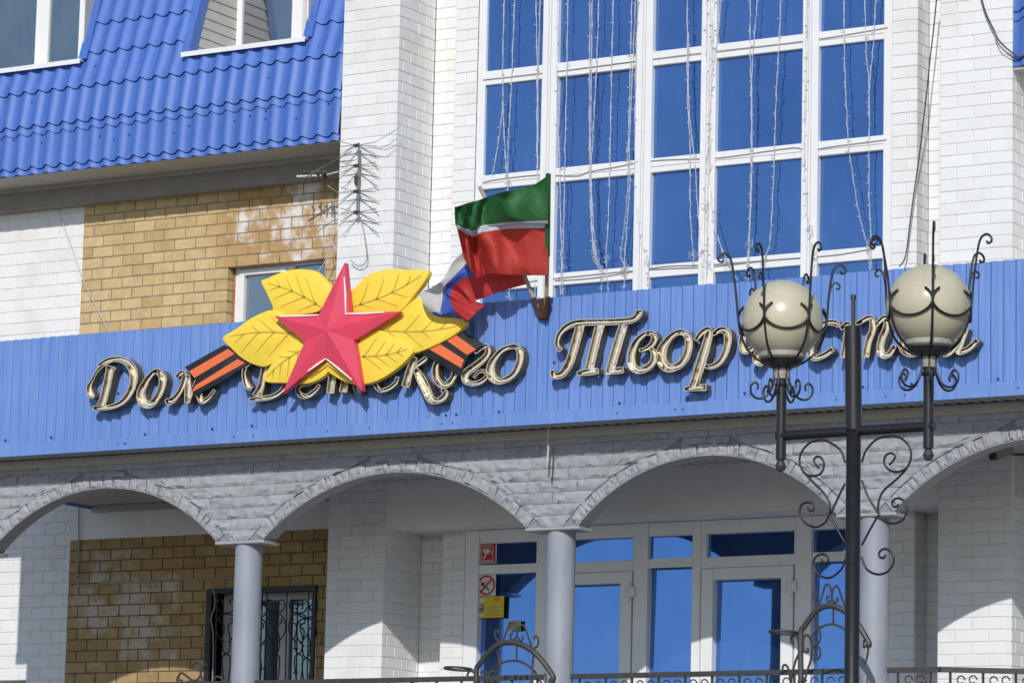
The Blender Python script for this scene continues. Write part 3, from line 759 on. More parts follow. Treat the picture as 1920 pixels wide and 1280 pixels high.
def letter(ch, label, org, sc_, strokes):
    """strokes: lists of (x, y, width) read off an enlargement; first item True closes the loop"""
    lines = []
    for s in strokes:
        closed = s[0] is True; q = s[1:] if closed else s
        P = [(org[0]+a/sc_, org[1]+b/sc_, w/sc_) for a, b, w in q]
        P = spline(P, 5, closed); L = []
        n = len(P)
        for i, (x, y, w) in enumerate(P):
            a = P[(i-1) % n] if closed else P[max(i-1, 0)]; b = P[(i+1) % n] if closed else P[min(i+1, n-1)]
            tx, ty = b[0]-a[0], b[1]-a[1]; l = math.hypot(tx, ty) or 1
            L.append(((x-ty/l*w/2, y+tx/l*w/2), (x+ty/l*w/2, y-tx/l*w/2)))
        lines.append((closed, L))
    W = lambda p, Y: A(p[0], p[1], YL1) + Vector((0, Y-YL1, 0))
    polys = []
    for closed, L in lines:
        polys.append((closed, [a for a, b in L], [b for a, b in L]))
    def covered(p, me):
        for k, (c, l, r) in enumerate(polys):
            if k == me: continue
            if c:
                if inside(p, l) != inside(p, r): return True
            elif inside(p, l + r[::-1]): return True
        return False
    c0 = lines[0][1][len(lines[0][1])//2][0]
    t = thing('sign_letter', label, 'letter', W(c0, YL0), 'gold channel letters on the blue band'); off = Vector(t.location)
    plate = MB(); wall = MB(); rim = MB()
    for k, (closed, L) in enumerate(lines):
        yb = YL1+.045-.0015*k; n = len(L); rng = range(n) if closed else range(n-1)
        plate.v; base = len(plate.v)
        for a, b in L: plate.v += [tuple(W(a, yb)-off), tuple(W(b, yb)-off)]
        for i in rng:
            j = (i+1) % n; plate.f.append((base+2*i, base+2*i+1, base+2*j+1, base+2*j))
        segs = [(L[i][s], L[(i+1) % n][s]) for i in rng for s in (0, 1)]
        if not closed: segs += [(L[0][0], L[0][1]), (L[-1][0], L[-1][1])]
        for p, q in segs:
            mid = ((p[0]+q[0])/2, (p[1]+q[1])/2)
            if covered(mid, k): continue
            j = random.uniform(-.003, .003)
            p0, p1, q0, q1 = W(p, YL0)-off, W(p, YL1+j)-off, W(q, YL0)-off, W(q, YL1+j)-off
            wall.quad(p0, q0, q1, p1); d = (q1-p1)
            if d.length > 1e-5:
                nrm = Vector((-d.z, 0, d.x)).normalized()*.0026
                rim.add([p1-nrm, q1-nrm, q1+nrm, p1+nrm, p1-nrm+Vector((0, .006, 0)), q1-nrm+Vector((0, .006, 0)), q1+nrm+Vector((0, .006, 0)), p1+nrm+Vector((0, .006, 0))],
                        [(0, 1, 2, 3), (0, 4, 5, 1), (3, 2, 6, 7)])
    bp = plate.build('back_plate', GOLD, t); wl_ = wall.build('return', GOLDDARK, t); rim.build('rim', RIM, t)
    # dead neon tube along the broad strokes, thick and pale to imitate reflected streaks
    tb = MB()
    for closed, L in lines:
        c = [((a[0]+b[0])/2, (a[1]+b[1])/2) for a, b in L]; wmax = max(math.hypot(a[0]-b[0], a[1]-b[1]) for a, b in L)
        if wmax > 7 and len(c) > 4: tb.tube([W(p, YL1+.028)-off for p in c[2:-2]], .0085, 6)
    if tb.v: tb.build('tube', MATS.get('tube_glass') or m_simple('tube_glass', (.86, .80, .68), .12, 14, .12, bump=0), t)
R1, R3, R4, R5, R6, R7, R8 = (150, 650), (440, 680), (680, 630), (840, 620), (1020, 570), (1170, 590), (1370, 570)
K1, K3, K4, K5, K6, K7, K8 = 9.844, 8.0, 9.144, 10.667, 8.533, 8.0, 4.0
w1_, w2_, w3_ = 'Дом', 'Детского', 'Творчества'
letter('Д', 'tall gold channel letter Д at the left end of the sign', R1, K1, [
    [(330,345,40),(500,250,80),(700,225,95),(850,275,120),(960,400,140),(990,560,140),(960,740,120),(880,900,105),(740,1040,85),(560,1110,80),(400,1125,80),(240,1130,70)],
    [(570,360,190),(540,470,140),(490,720,135),(420,1000,135),(380,1100,150)],
    [(620,250,30),(450,320,40),(310,450,42),(215,620,45),(160,740,80),(185,860,110),(250,930,60)]])
letter('о', 'gold channel letter о next to the first Д', R1, K1, [
    [True,(1400,450,90),(1510,530,130),(1520,690,120),(1440,900,110),(1300,1060,120),(1160,1020,160),(1120,860,150),(1180,700,120),(1290,530,80)]])
letter('м', 'gold channel letter м half covered by the left ribbon tail', (300, 650), K1, [
    [(290,560,60),(400,470,70),(455,540,85),(390,760,85),(280,930,90),(170,1010,120),(105,970,60)], [(500,520,90),(510,780,110),(500,1030,90)],
    [(510,1020,60),(600,800,70),(720,560,70)], [(720,540,100),(715,850,100),(770,1010,80),(900,930,55),(1000,800,45)]])
letter('Д', 'gold channel letter Д half hidden below the lower left leaf', R3, K3, [
    [(150,60,50),(135,200,55),(190,340,85),(250,390,50)], [(470,-60,90),(430,150,85),(400,320,90),(330,500,130)],
    [(220,550,40),(400,535,70),(560,505,60),(680,430,55),(760,320,60),(820,150,90),(800,-50,90),(650,-130,80),(450,-100,50),(250,-20,40),(150,60,45)]])
letter('е', 'gold channel letter е in the shadow under the star', R3, K3, [[(1020,250,50),(1180,210,60),(1150,300,50),(990,340,60),(940,400,60),(1000,490,70),(1100,490,60),(1200,420,50),(1270,330,40)]])
letter('т', 'gold channel letter т with two feet showing under the star', R3, K3, [[(1480,60,100),(1430,450,110)], [(1680,60,100),(1625,435,110)], [(1880,60,90),(1820,380,80),(1900,430,50)], [(1440,80,40),(1660,60,60),(1880,60,60)]])
letter('с', 'gold channel letter с in shadow under the lower right leaf', R4, K4, [[(520,560,60),(400,540,60),(280,640,70),(220,800,70),(260,900,65),(330,930,60),(450,890,60),(560,800,60),(595,700,50)]])
letter('к', 'gold channel letter к with a long curling leg', R4, K4, [
    [(880,360,110),(800,620,120),(730,860,130)], [(900,560,70),(980,700,140),(1080,900,150),(1160,1070,130),(1270,1110,90),(1380,1050,95),(1420,960,80),(1350,920,50)], [(880,530,60),(1000,440,70),(1090,370,60)]])
letter('о', 'gold channel letter о below the right ribbon tail', R4, K4, [[True,(1290,430,70),(1240,560,95),(1260,720,110),(1360,840,110),(1480,800,90),(1570,650,85),(1580,480,80),(1460,390,60)]])
letter('г', 'gold channel letter г shaped like a curling s beside the right ribbon', R5, K5, [
    [(540,440,50),(660,340,70),(760,310,90),(800,420,100),(700,570,120),(520,720,135),(360,850,150),(340,980,120),(450,1050,90),(600,1040,80),(740,950,70),(765,860,60),(700,800,60),(600,830,50),(520,930,45)]])
letter('о', 'gold channel letter о ending the middle word', R5, K5, [[True,(1330,310,90),(1430,400,120),(1430,600,120),(1340,820,110),(1180,960,110),(1000,1000,130),(870,900,170),(850,720,150),(930,540,110),(1100,370,80)]])
letter('Т', 'largest gold channel letter Т with a long swung top bar', R6, K6, [
    [(270,740,80),(205,650,60),(225,510,65),(320,390,80),(480,310,95),(700,290,95),(1000,285,95),(1300,270,95),(1430,240,95),(1510,160,105),(1515,95,95)],
    [(580,330,130),(480,700,130),(395,960,125),(280,1120,110),(160,1140,90),(125,1060,60)], [(895,320,140),(800,700,130),(720,1040,135)], [(530,1110,60),(700,1085,100),(870,1070,80)],
    [(1270,320,130),(1160,700,130),(1055,1070,130)], [(990,1095,50),(1130,1070,90),(1265,1050,90)]])
letter('в', 'gold channel letter в right after the big Т', R7, K7, [
    [(330,275,50),(420,280,80),(455,360,85),(410,450,75),(310,515,50),(230,530,40)], [(400,500,50),(450,580,90),(435,700,90),(340,800,90),(210,830,100),(120,760,115),(110,600,105),(170,420,90),(260,320,70),(330,275,50)]])
letter('о', 'gold channel letter о between в and р', R7, K7, [[True,(850,255,80),(950,310,100),(970,450,110),(920,640,110),(800,770,100),(650,790,130),(560,680,150),(570,520,140),(650,380,100),(740,295,80)]])
letter('р', 'gold channel letter р with its stem reaching lowest', R7, K7, [
    [(1070,375,60),(1170,260,70),(1265,235,100),(1240,420,125),(1150,720,135),(1060,1010,125),(1030,1080,140)], [(900,1120,50),(1060,1090,90),(1225,1090,90)],
    [(1330,295,50),(1440,225,80),(1540,260,105),(1555,400,105),(1515,570,90),(1420,715,80),(1300,780,70),(1215,760,50)]])
letter('ч', 'gold channel letter ч behind the left globe of the lamp', R8, K8, [[(60,230,25),(95,200,35),(85,290,48),(100,350,45),(160,330,32),(230,220,36)], [(250,190,40),(220,320,48),(190,420,50),(240,450,34)]])
letter('е', 'gold channel letter е almost hidden behind the left globe', R8, K8, [[(380,270,25),(470,220,30),(460,150,40),(380,170,45),(330,270,50),(350,370,45),(430,370,35),(480,310,30)]])
letter('с', 'gold channel letter с right of the left globe', R8, K8, [[(810,165,30),(780,140,42),(700,145,35),(640,210,45),(595,330,50),(620,400,45),(695,385,38),(765,335,36)]])
letter('т', 'gold channel letter т behind the lamp post', R8, K8, [[(825,185,30),(880,150,40),(870,250,45),(845,400,45)], [(940,150,28),(1045,100,36),(1065,180,46),(1030,290,46),(1010,395,46)], [(1075,170,28),(1150,100,36),(1170,160,46),(1125,290,52),(1130,370,52),(1180,380,40),(1230,310,28)]])
letter('в', 'gold channel letter в mostly hidden by the right globe', R8, K8, [[(1330,160,30),(1400,100,40),(1440,140,40),(1400,210,36),(1450,270,45),(1430,350,40),(1340,375,40),(1285,320,52),(1300,220,45),(1330,160,30)]])
letter('а', 'gold channel letter а at the right end of the sign', R8, K8, [[True,(1700,170,40),(1610,220,46),(1570,330,50),(1620,375,36),(1690,310,36),(1730,220,42)], [(1760,180,46),(1725,290,46),(1705,355,42),(1780,335,36),(1850,265,34)]])

# ------------------------------------------------------------------ star and laurel emblem
EM = thing('star_emblem', 'red five-pointed star on yellow laurel leaves with black and orange ribbon tails', 'emblem', tuple(A(613, 625, YB)))
eo = Vector(EM.location)
YELP = m_simple('yellow_paint', (.92, .66, .065), .07, 5, .5, bump=.12); VEIN = m_simple('olive_vein_paint', (.54, .385, .045), .15, 20, .6, bump=0)
REDP = mat('red_star_paint', (.62, .035, .075), .35); n_ = NT(REDP); n_.col(n_.ramp(n_.noise(5, 4), [(.3, (.64, .062, .125)), (.7, (.80, .065, .11))]))
WHP = m_simple('white_paint', (.85, .83, .80), .04, 9, .4, bump=0); BLKC = m_simple('black_ribbon_paint', (.018, .018, .022), .5, 18, .55, bump=.2); ORP = m_simple('orange_ribbon_paint', (.80, .17, .055), .05, 8, .5, bump=0)
def E(x, y): return (400+x/3.5556, 480+y/3.5556)
def slab(px, Yf, Yb, name, m, parent, bev=.02, smooth=3, off=None):
    """thick board with a rounded front edge from an outline on the plane Yf"""
    P = spline(px, smooth, True) if smooth else px
    W = [A(x, y, Yf) for x, y in P]; n = len(W); off = off or Vector((0, 0, 0))
    area = sum(W[i].x*W[(i+1) % n].z-W[(i+1) % n].x*W[i].z for i in range(n)); sg = 1 if area > 0 else -1
    def inset(d):
        o = []
        for i in range(n):
            a = (W[i]-W[i-1]); b = (W[(i+1) % n]-W[i]); a.y = b.y = 0
            if a.length < 1e-6 or b.length < 1e-6: o.append(W[i].copy()); continue
            n1 = Vector((-a.z, 0, a.x)).normalized(); n2 = Vector((-b.z, 0, b.x)).normalized(); q = n1+n2
            if q.length < .25: q = n1
            q.normalize(); k = min(1/max(.4, q.dot(n1)), 1.8)
            o.append(W[i]+q*d*k*sg)
        return o
    m_ = MB(); rings = [(0, Yb), (0, Yf+bev), (bev*.3, Yf+bev*.3), (bev, Yf)]
    for d, Y in rings: m_.v += [tuple(Vector((p.x, Y, p.z))-off) for p in inset(d)]
    for k in range(len(rings)-1):
        for i in range(n): m_.f.append((k*n+i, k*n+(i+1) % n, (k+1)*n+(i+1) % n, (k+1)*n+i))
    m_.f.append(tuple(range(3*n, 4*n))); m_.f.append(tuple(range(n)))
    return m_.build(name, m, parent, autos=.7)
def strip(pts, Y, name, m, parent, off):
    """painted stroke: (x, y, width) in survey pixels on the plane Y"""
    mb = MB(); n = len(pts)
    for i, (x, y, w) in enumerate(pts):
        a, b = pts[max(i-1, 0)], pts[min(i+1, n-1)]; tx, ty = b[0]-a[0], b[1]-a[1]; l = math.hypot(tx, ty) or 1
        mb.v += [tuple(A(x-ty/l*w/2, y+tx/l*w/2, Y)-off), tuple(A(x+ty/l*w/2, y-tx/l*w/2, Y)-off)]
    for i in range(n-1): mb.f.append((2*i, 2*i+1, 2*i+3, 2*i+2))
    return mb.build(name, m, parent)
leaves = [
  ([(315,168),(360,145),(440,110),(530,88),(620,88),(680,100),(730,145),(785,215),(760,290),(700,370),(560,392),(412,396),(390,330),(350,245)], (315,168), (725,345), YB-0.155),
  ([(905,250),(960,190),(1020,130),(1100,97),(1200,86),(1320,90),(1432,98),(1400,180),(1335,262),(1235,375),(1100,380),(915,380)], (1432,98), (920,340), YB-0.155),
  ([(58,545),(150,482),(260,405),(400,356),(520,420),(625,565),(500,640),(420,680),(375,725),(310,736),(200,690),(110,610)], (58,545), (560,520), YB-0.160),
  ([(1000,560),(1100,480),(1240,375),(1330,292),(1378,275),(1400,330),(1440,378),(1510,405),(1640,415),(1680,458),(1600,530),(1450,608),(1330,648),(1200,640)], (1680,455), (1090,490), YB-0.160),
  ([(330,832),(380,725),(430,640),(540,550),(625,540),(760,640),(765,765),(690,830),(600,852),(480,846)], (330,832), (600,620), YB-0.175),
  ([(945,590),(1000,520),(1090,485),(1200,540),(1332,608),(1290,690),(1200,768),(1090,832),(980,856),(880,840),(755,765),(760,690)], (1332,608), (960,670), YB-0.180)]
for ol, tip, base, Y in leaves:
    lf = slab([E(*p) for p in ol], Y, Y+.055, 'leaf', YELP, EM, .013, 3, eo)
    tx, ty, bx_, by_ = tip[0], tip[1], base[0], base[1]; Lx, Ly = tx-bx_, ty-by_; ll = math.hypot(Lx, Ly); ux, uy = Lx/ll, Ly/ll
    bow = ll*.05
    mid = [(bx_+Lx*t - uy*bow*sin(pi*t), by_+Ly*t + ux*bow*sin(pi*t)) for t in [i/10 for i in range(11)]]
    strip([(*E(*p), 3.0-1.9*i/10) for i, p in enumerate(mid[:10])], Y-.003, 'vein', VEIN, lf, eo)
    poly = ol
    for side in (-1, 1):
        for t in (.12, .32, .52, .70):
            o = mid[int(t*10)]; q = []
            for k in range(8):
                s = k/7; reach = ll*.33*(1-.35*t)
                q.append((o[0]+ux*reach*(.85*s+.1*s*s) - uy*side*reach*.95*s**1.25*(1 if True else 0), o[1]+uy*reach*(.85*s+.1*s*s) + ux*side*reach*.95*s**1.25))
            keep = []
            for p in q:
                # stay clear of the edge
                if inside(p, poly) and min(math.hypot(p[0]-e[0], p[1]-e[1]) for e in spline(poly, 4, True)) > 26: keep.append(p)
                else: break
            if len(keep) > 3: strip([(*E(*p), 2.4-1.7*i/len(keep)) for i, p in enumerate(keep)], Y-.003, 'vein', VEIN, lf, eo)
# faceted star
tips = [(875,45),(1245,370),(990,897),(460,915),(405,400)]; inner = [(905,372),(937,560),(750,672),(610,570),(705,385)]; ctr = (775,500)
YS0, YS1 = YB-.24, YB-.29
out = []
for i in range(5): out += [tips[i], inner[i]]
m = MB()
F_ = [A(*E(*p), YS0)-eo for p in out]; Bk = [Vector((p.x, YS0+.06-eo.y, p.z)) for p in F_]; c = A(*E(*ctr), YS0)-eo; c.y += YS1-YS0
for p in F_: m.v.append(tuple(p))
for p in Bk: m.v.append(tuple(p))
m.v.append(tuple(c))
for i in range(10): m.f.append((i, (i+1) % 10, 20)); m.f.append((i, 10+i, 10+(i+1) % 10, (i+1) % 10))
m.f.append(tuple(range(19, 9, -1)))
star = m.build('star', REDP, EM)
fr = MB()
for qx, qy in ((560, 560), (690, 560), (560, 680), (690, 680)):
    q = A(qx, qy, YB)-eo; fr.box(q.x-.02, q.x+.02, YB-.13-eo.y, YB-.0-eo.y, q.z-.02, q.z+.02)
q0, q1 = A(540, 620, YB)-eo, A(700, 620, YB)-eo; fr.box(q0.x, q1.x, YB-.10-eo.y, YB-.07-eo.y, (q0.z+q1.z)/2-.3, (q0.z+q1.z)/2+.3)
fr.build('mounting_frame', IRON, EM)
def on_star(p, k=.0):
    return (*E(*p),)
# white highlight strokes, laid just proud of the facets
def hl(pts):
    mb = MB(); n = len(pts); o = []
    for i, p in enumerate(pts):
        a, b = pts[max(i-1, 0)], pts[min(i+1, n-1)]; tx, ty = b[0]-a[0], b[1]-a[1]; l = math.hypot(tx, ty); w = 13 if 0 < i < n-1 else 7
        for s in (1, -1):
            q = (p[0]-ty/l*w/2*s, p[1]+tx/l*w/2*s); mb.v.append(tuple(A(*E(*q), YS0-.016)-eo))
    for i in range(n-1): mb.f.append((2*i, 2*i+1, 2*i+3, 2*i+2))
    mb.build('highlight', WHP, star)
hl([(872,140),(880,260),(882,380)]); hl([(878,384),(1000,380),(1140,374)]); hl([(440,402),(570,396),(700,392)]); hl([(630,766),(690,722),(752,680)]); hl([(748,680),(830,745),(925,825)])
# ribbon tails
def S4(x, y): return (150+x/4.2667, 560+y/4.2667)
def ribbon(ol, stripes, f):
    rb = slab([f(*p) for p in ol], YB-.135, YB-.10, 'ribbon', BLKC, EM, .006, 0, eo)
    for s in stripes:
        q = [A(*f(*p), YB-.138)-eo for p in s]; MB().add([*q, *[v+Vector((0, .002, 0)) for v in q]], [(0, 1, 2, 3), (0, 4, 5, 1), (1, 5, 6, 2), (2, 6, 7, 3), (3, 7, 4, 0)]).build('stripe', ORP, rb)
ribbon([(835,545),(1150,368),(1240,400),(1340,525),(1120,672),(890,790),(925,650)], [[(872,580),(1185,400),(1235,440),(915,632)], [(925,690),(1260,482),(1320,512),(892,748)]], S4)
ribbon([(1370,640),(1470,560),(1640,495),(1730,540),(1800,592),(1700,665),(1645,805),(1500,715)], [[(1545,555),(1610,520),(1752,622),(1690,658)], [(1435,618),(1505,582),(1672,690),(1652,745)]], E)

# ------------------------------------------------------------------ flags and their bracket
def Zf(x, y): return (770+x/4.2667, 320+y/4.2667)
def cloth(name, cols_, vs, colors, yf, parent, off, n=7, seed=1):
    """cloth through traced columns; colours by band, folds as real depth"""
    nc = len(cols_); grid = []
    full = [spline(c, 8) for c in cols_]                     # per column a dense run down the cloth
    rows_n = len(full[0]); rows = []
    for r in range(rows_n): rows.append(spline([full[c][r] for c in range(nc)], n))
    me = MB(); pts = []
    for r in range(rows_n):
        R = []
        for i, (x, y) in enumerate(rows[r]):
            u = i/(len(rows[r])-1); v = r/(rows_n-1)
            R.append(A(*Zf(x, y), yf(u, v))-off)
        pts.append(R)
    me.grid(pts); o = me.build(name, colors[0], parent, smooth=True)
    for c in colors[1:]: o.data.materials.append(c)
    per = len(rows[0])-1; seg = 8
    for k, p in enumerate(o.data.polygons):
        p.material_index = min(len(colors)-1, (k//per)//seg)
    return o
def cl(name, col, tr=.25):
    m = mat(name, col, .55, 0, .3); n = NT(m); n.col(n.ramp(n.noise(7, 5, .6), [(.3, tuple(c*.86 for c in col)), (.7, col)]))
    b = n.noise(8, 5, .6, (1.6, 1, .8)); n.bump(b, .6, .03)
    t = n.new('ShaderNodeBsdfTranslucent'); t.inputs[0].default_value = (*col, 1); mx = n.new('ShaderNodeMixShader'); mx.inputs[0].default_value = tr
    n.l.new(n.p.outputs[0], mx.inputs[1]); n.l.new(t.outputs[0], mx.inputs[2]); n.l.new(mx.outputs[0], n.n['Material Output'].inputs[0]); return m
GREEN = cl('green_cloth', (.035, .16, .05)); WCL = cl('white_cloth', (.72, .74, .80)); RED = cl('red_cloth', (.58, .06, .045)); WC2 = cl('grey_white_cloth', (.62, .60, .58)); BC = cl('blue_cloth', (.07, .13, .48)); RED2 = cl('bright_red_cloth', (.55, .045, .045))
BR = A(1020, 596, YB)
bk_ = thing('flag_bracket', 'rusty steel V-shaped flag bracket bolted to the blue band', 'bracket', tuple(BR)); bo = Vector(BR)
Pb = lambda x, y, Y: A(x, y, Y)-bo
m = MB(); q = [Pb(1003, 566, YB-.10), Pb(1031, 560, YB-.10), Pb(1027, 596, YB-.05), Pb(1018, 600, YB-.05)]
m.add([*q, *[v+Vector((0, .02, 0)) for v in q]], [(0, 1, 2, 3), (4, 7, 6, 5), (0, 4, 5, 1), (1, 5, 6, 2), (2, 6, 7, 3), (3, 7, 4, 0)])
m.box(-.03, .03, -.045, -.022, -.02, .10); m.build('plate', RUST, bk_)
MB().tube([Pb(1000, 558, YB-.15), Pb(1016, 596, YB-.06)], .019, 8).build('socket', RUST, bk_); MB().tube([Pb(1027, 556, YB-.15), Pb(1022, 596, YB-.06)], .019, 8).build('socket', RUST, bk_)
# green, white and red flag in front
fp = [A(1024, 572, YB-.11), A(1026.5, 480, YB-.31), A(1028, 326, YB-.56)]
f1 = thing('flag', 'green white and red flag hanging from the upright pole', 'flag', tuple(fp[0])); fo = Vector(fp[0])
MB().tube([p-fo for p in fp], .017, 8).build('pole', WOODPOLE, f1); MB().tube([fp[1]-fo+Vector((0, -.001, 0)), (fp[1]+fp[2])/2-fo, fp[2]-fo], .022, 8).build('sleeve', GREEN, f1)
c1 = [[(1100,34),(1098,400),(1098,457),(1095,838)],[(980,115),(960,405),(958,460),(960,836)],[(830,152),(800,410),(795,463),(830,832)],[(700,180),(680,425),(675,478),(720,826)],
      [(600,215),(570,440),(565,495),(620,822)],[(530,240),(510,478),(510,528),(560,842)],[(450,260),(450,470),(455,510),(520,862)],[(400,278),(400,450),(410,485),(470,775)],[(350,292),(357,425),(372,470),(425,700)]]
cloth('cloth', c1, None, [GREEN, WCL, RED], lambda u, v: YB-.56+.26*v-.22*u+.06*sin(u*15+v*5)*min(1, u*3)+.03*sin(u*31-v*9)*u-.12*u*(1-v)*sin(u*9)+(.10*mnoise.noise(Vector((u*4+v*2.5, v*2.2-u*1.6, 3)))+.045*mnoise.noise(Vector((u*11+v*7, v*5-u*3, 9))))*min(1, u*4), f1, fo, 8)
# white, blue and red flag behind it
gp = [A(1008, 575, YB-.11), A(985, 521, YB-.18), A(899, 350, YB-.40)]
f2 = thing('flag', 'white blue and red flag drooping behind the green and red one', 'flag', tuple(gp[0])); go = Vector(gp[0])
MB().tube([p-go for p in gp], .017, 8).build('pole', WOODPOLE, f2)
c2 = [[(640,300),(740,500),(850,740),(940,905)],[(560,420),(620,600),(690,790),(745,958)],[(480,560),(520,690),(545,835),(590,1015)],[(415,650),(455,735),(440,858),(480,1050)],[(335,735),(385,805),(365,900),(500,1060)],
      [(255,870),(300,890),(325,960),(590,1075)],[(165,935),(262,940),(315,1010),(540,1120)],[(80,992),(255,1020),(325,1060),(480,1180)],[(140,1125),(235,1130),(370,1150),(440,1214)]]
cloth('cloth', c2, None, [WC2, BC, RED2], lambda u, v: YB+(-.38+.20*v)*(1-u)-.26*u-.03*sin(u*12+v*4)+.02*sin(u*25)*u+.05*mnoise.noise(Vector((u*6, v*3+u*2, 1))), f2, go, 8)
# ------------------------------------------------------------------ light garlands over the tall window
WIRE = m_simple('white_garland_wire', (.52, .53, .55), .1, 30, .5, bump=0); GREYW = m_simple('grey_cable', (.33, .32, .31), .1, 20, .6, bump=0); DARKW = m_simple('dark_cable', (.06, .06, .065), .1, 20, .5, bump=0)
YGA = YG-.055
def z1(x, y): return (900+x/4.573, y/4.573)
def z2(x, y): return (1030+x/4.415, 270+y/4.415)
def z3(x, y): return (1320+x/4.572, y/4.572)
def z4(x, y): return (1320+x/4.414, 250+y/4.414)
gar = {
 'light garland over the first column of panes': [
   [z1(210,-80),z1(195,580),z1(195,900),z1(150,1270),(923,328)], [z1(300,-80),z1(275,600),z1(255,1000),z1(240,1280),(952,340),(950,480)], [z1(195,880),z1(215,1280),(950,330)],
   [z1(480,-80),z1(490,600),z1(490,1280),(1008,345)], [z1(520,-80),z1(500,600),z1(495,1280),(1009,400)], [(1002,520),(1004,560)], [(955,530),(955,560)]],
 'light garland over the second column of panes': [
   [z1(665,-80),z1(660,880),z1(680,1260),z2(90,400),z2(100,900),z2(95,1250)], [z1(755,-80),z1(745,560),z1(730,1280),z2(120,600),z2(110,1000),z2(112,1250)],
   [z1(945,-80),z1(940,600),z1(940,1280),z2(345,600),z2(375,950),z2(430,1050),z2(430,1230)], [z1(965,-80),z1(955,600),z1(950,1280),z2(355,700),z2(390,950),z2(445,1020)],
   [z1(1020,-80),z1(1000,600),z1(970,1100),z2(360,0),z2(345,200),z2(360,600),z2(385,900),z2(410,1040)], [z1(1145,-80),z1(1130,560),z1(1115,1280),z2(490,600),z2(470,940),z2(490,1230)],
   [z1(1305,-80),z1(1290,560),z1(1270,1280),z2(640,30),z2(655,280),z2(620,700),z2(590,930),z2(630,1020),z2(610,1220)], [z1(1340,-80),z1(1310,560),z1(1280,1280),z2(670,300),z2(640,700),z2(620,1020),z2(625,1200)],
   [z1(1365,-80),z1(1335,560),z1(1330,1280),z2(710,400),z2(760,800),z2(820,960),z2(810,1170)]],
 'light garland bunched over the third post between the panes': [
   [(1289,-18),(1289,172),(1294,275),z2(1165,500),z2(1190,900),z2(1200,1000)], [(1291,60),(1292,200),z2(1210,200),z2(1225,500),z2(1260,900),z2(1265,1160)],
   [z3(30,-80),z3(20,400),z3(45,1000),z4(45,300),z4(30,1080),z4(25,1160)], [z3(75,-80),z3(65,600),z3(55,1280),z4(70,650),z4(120,880),z4(200,1070),z4(280,1220)], [z3(100,-80),z3(75,500),z3(50,1000),z4(20,300),z4(8,600),z4(40,1000)], [z3(155,-80),z3(125,250),z3(70,700),z3(55,1100)]],
 'light garland over the fourth column of panes': [
   [z3(400,-80),z3(395,400),z3(405,800),z3(405,1280),z4(385,500),z4(370,900),z4(350,1220)], [z3(465,-80),z3(425,400),z3(410,700),z3(412,1280),z4(392,500),z4(375,900),z4(365,1220)],
   [z3(662,-80),z3(640,450),z3(620,800),z3(605,1280),z4(570,500),z4(545,900),z4(500,1050),z4(490,1210)], [z3(890,-80),z3(870,600),z3(865,1280),z4(850,600),z4(880,850),z4(915,1000),z4(910,1170)], [z3(895,-80),z3(880,700),z3(862,1280),z4(838,400),z4(870,800),z4(905,1050)]],
 'light garland over the last column of panes': [
   [z3(1200,-80),z3(1205,500),z3(1220,900),z3(1240,1280),z4(1210,200),z4(1280,650),z4(1350,930),z4(1375,1130)], [z3(1378,-80),z3(1390,450),z3(1415,720),z3(1415,1280),z4(1365,500),z4(1385,900),z4(1380,1120)], [z3(1478,-80),z3(1450,400),z3(1420,720),z3(1412,1000)]]}
for lab, strands in gar.items():
    top = A(*strands[0][0], YGA); t = thing('light_garland', lab, 'garland', tuple(top), 'light garlands hanging over the tall window'); off = Vector(top)
    for s in strands:
        P = [A(x, y, YGA+random.uniform(-.008, .006))-off for x, y in spline(s, 8)]
        m = MB(); m.tube([p+Vector((random.uniform(-.003, .003), 0, 0)) for p in P], .0030, 4)
        # second wire twisted round the first
        m.tube([p+Vector((.006*sin(i*1.9), -.004, 0)) for i, p in enumerate(P)], .0018, 3)
        acc = 0; side = 1
        for a, b in zip(P, P[1:]):
            d = (b-a).length; acc += d
            if acc > .082:
                acc = random.uniform(-.015, .01); side = random.choice((-1, 1)); q = b
                e = Vector((side*random.uniform(.018, .036), random.uniform(-.012, .0), random.uniform(-.008, .016)))
                m.tube([q, q+e*.8], .0034, 4)
        m.build('strand', WIRE, t)
    # tangles where the strands are tied to the lower rail
    m = MB()
    for s in strands:
        x, y = s[-1]
        if y < 470: continue
        cx, cy = s[-2] if len(s) > 2 else s[-1]
        for k in range(3): m.tube([A(cx+random.uniform(-9, 9), cy+random.uniform(-8, 14), YGA-random.uniform(0, .02))-off for _ in range(5)], .0014, 3)
    if m.v: m.build('tangle', WIRE, t)['kind'] = 'stuff'
t = thing('garland_cable', 'thin grey supply cables strung along the window rails', 'cable', tuple(A(905, 340, YGA)), None); off = Vector(t.location)
for pts, nm in (([(905,342),(935,336),(1010,328),(1080,330),(1105,322),(1160,312),(1190,306),(1240,300),(1330,297),(1380,292),(1488,277),(1510,283),(1560,275),(1662,262)], 'wire'), ([(990,528),(1040,522),(1100,516),(1180,508),(1260,503),(1330,500),(1440,488),(1520,482),(1580,476),(1640,465)], 'wire'), ([(905,150),(1030,136),(1200,114),(1330,98),(1518,76),(1664,52)], 'wire'), ([(1040,526),(1120,520),(1240,500),(1330,496),(1500,483)], 'wire')):
    MB().tube([A(x, y, YGA+.008)-off for x, y in spline(pts, 4)], .0035, 4).build(nm, GREYW, t)

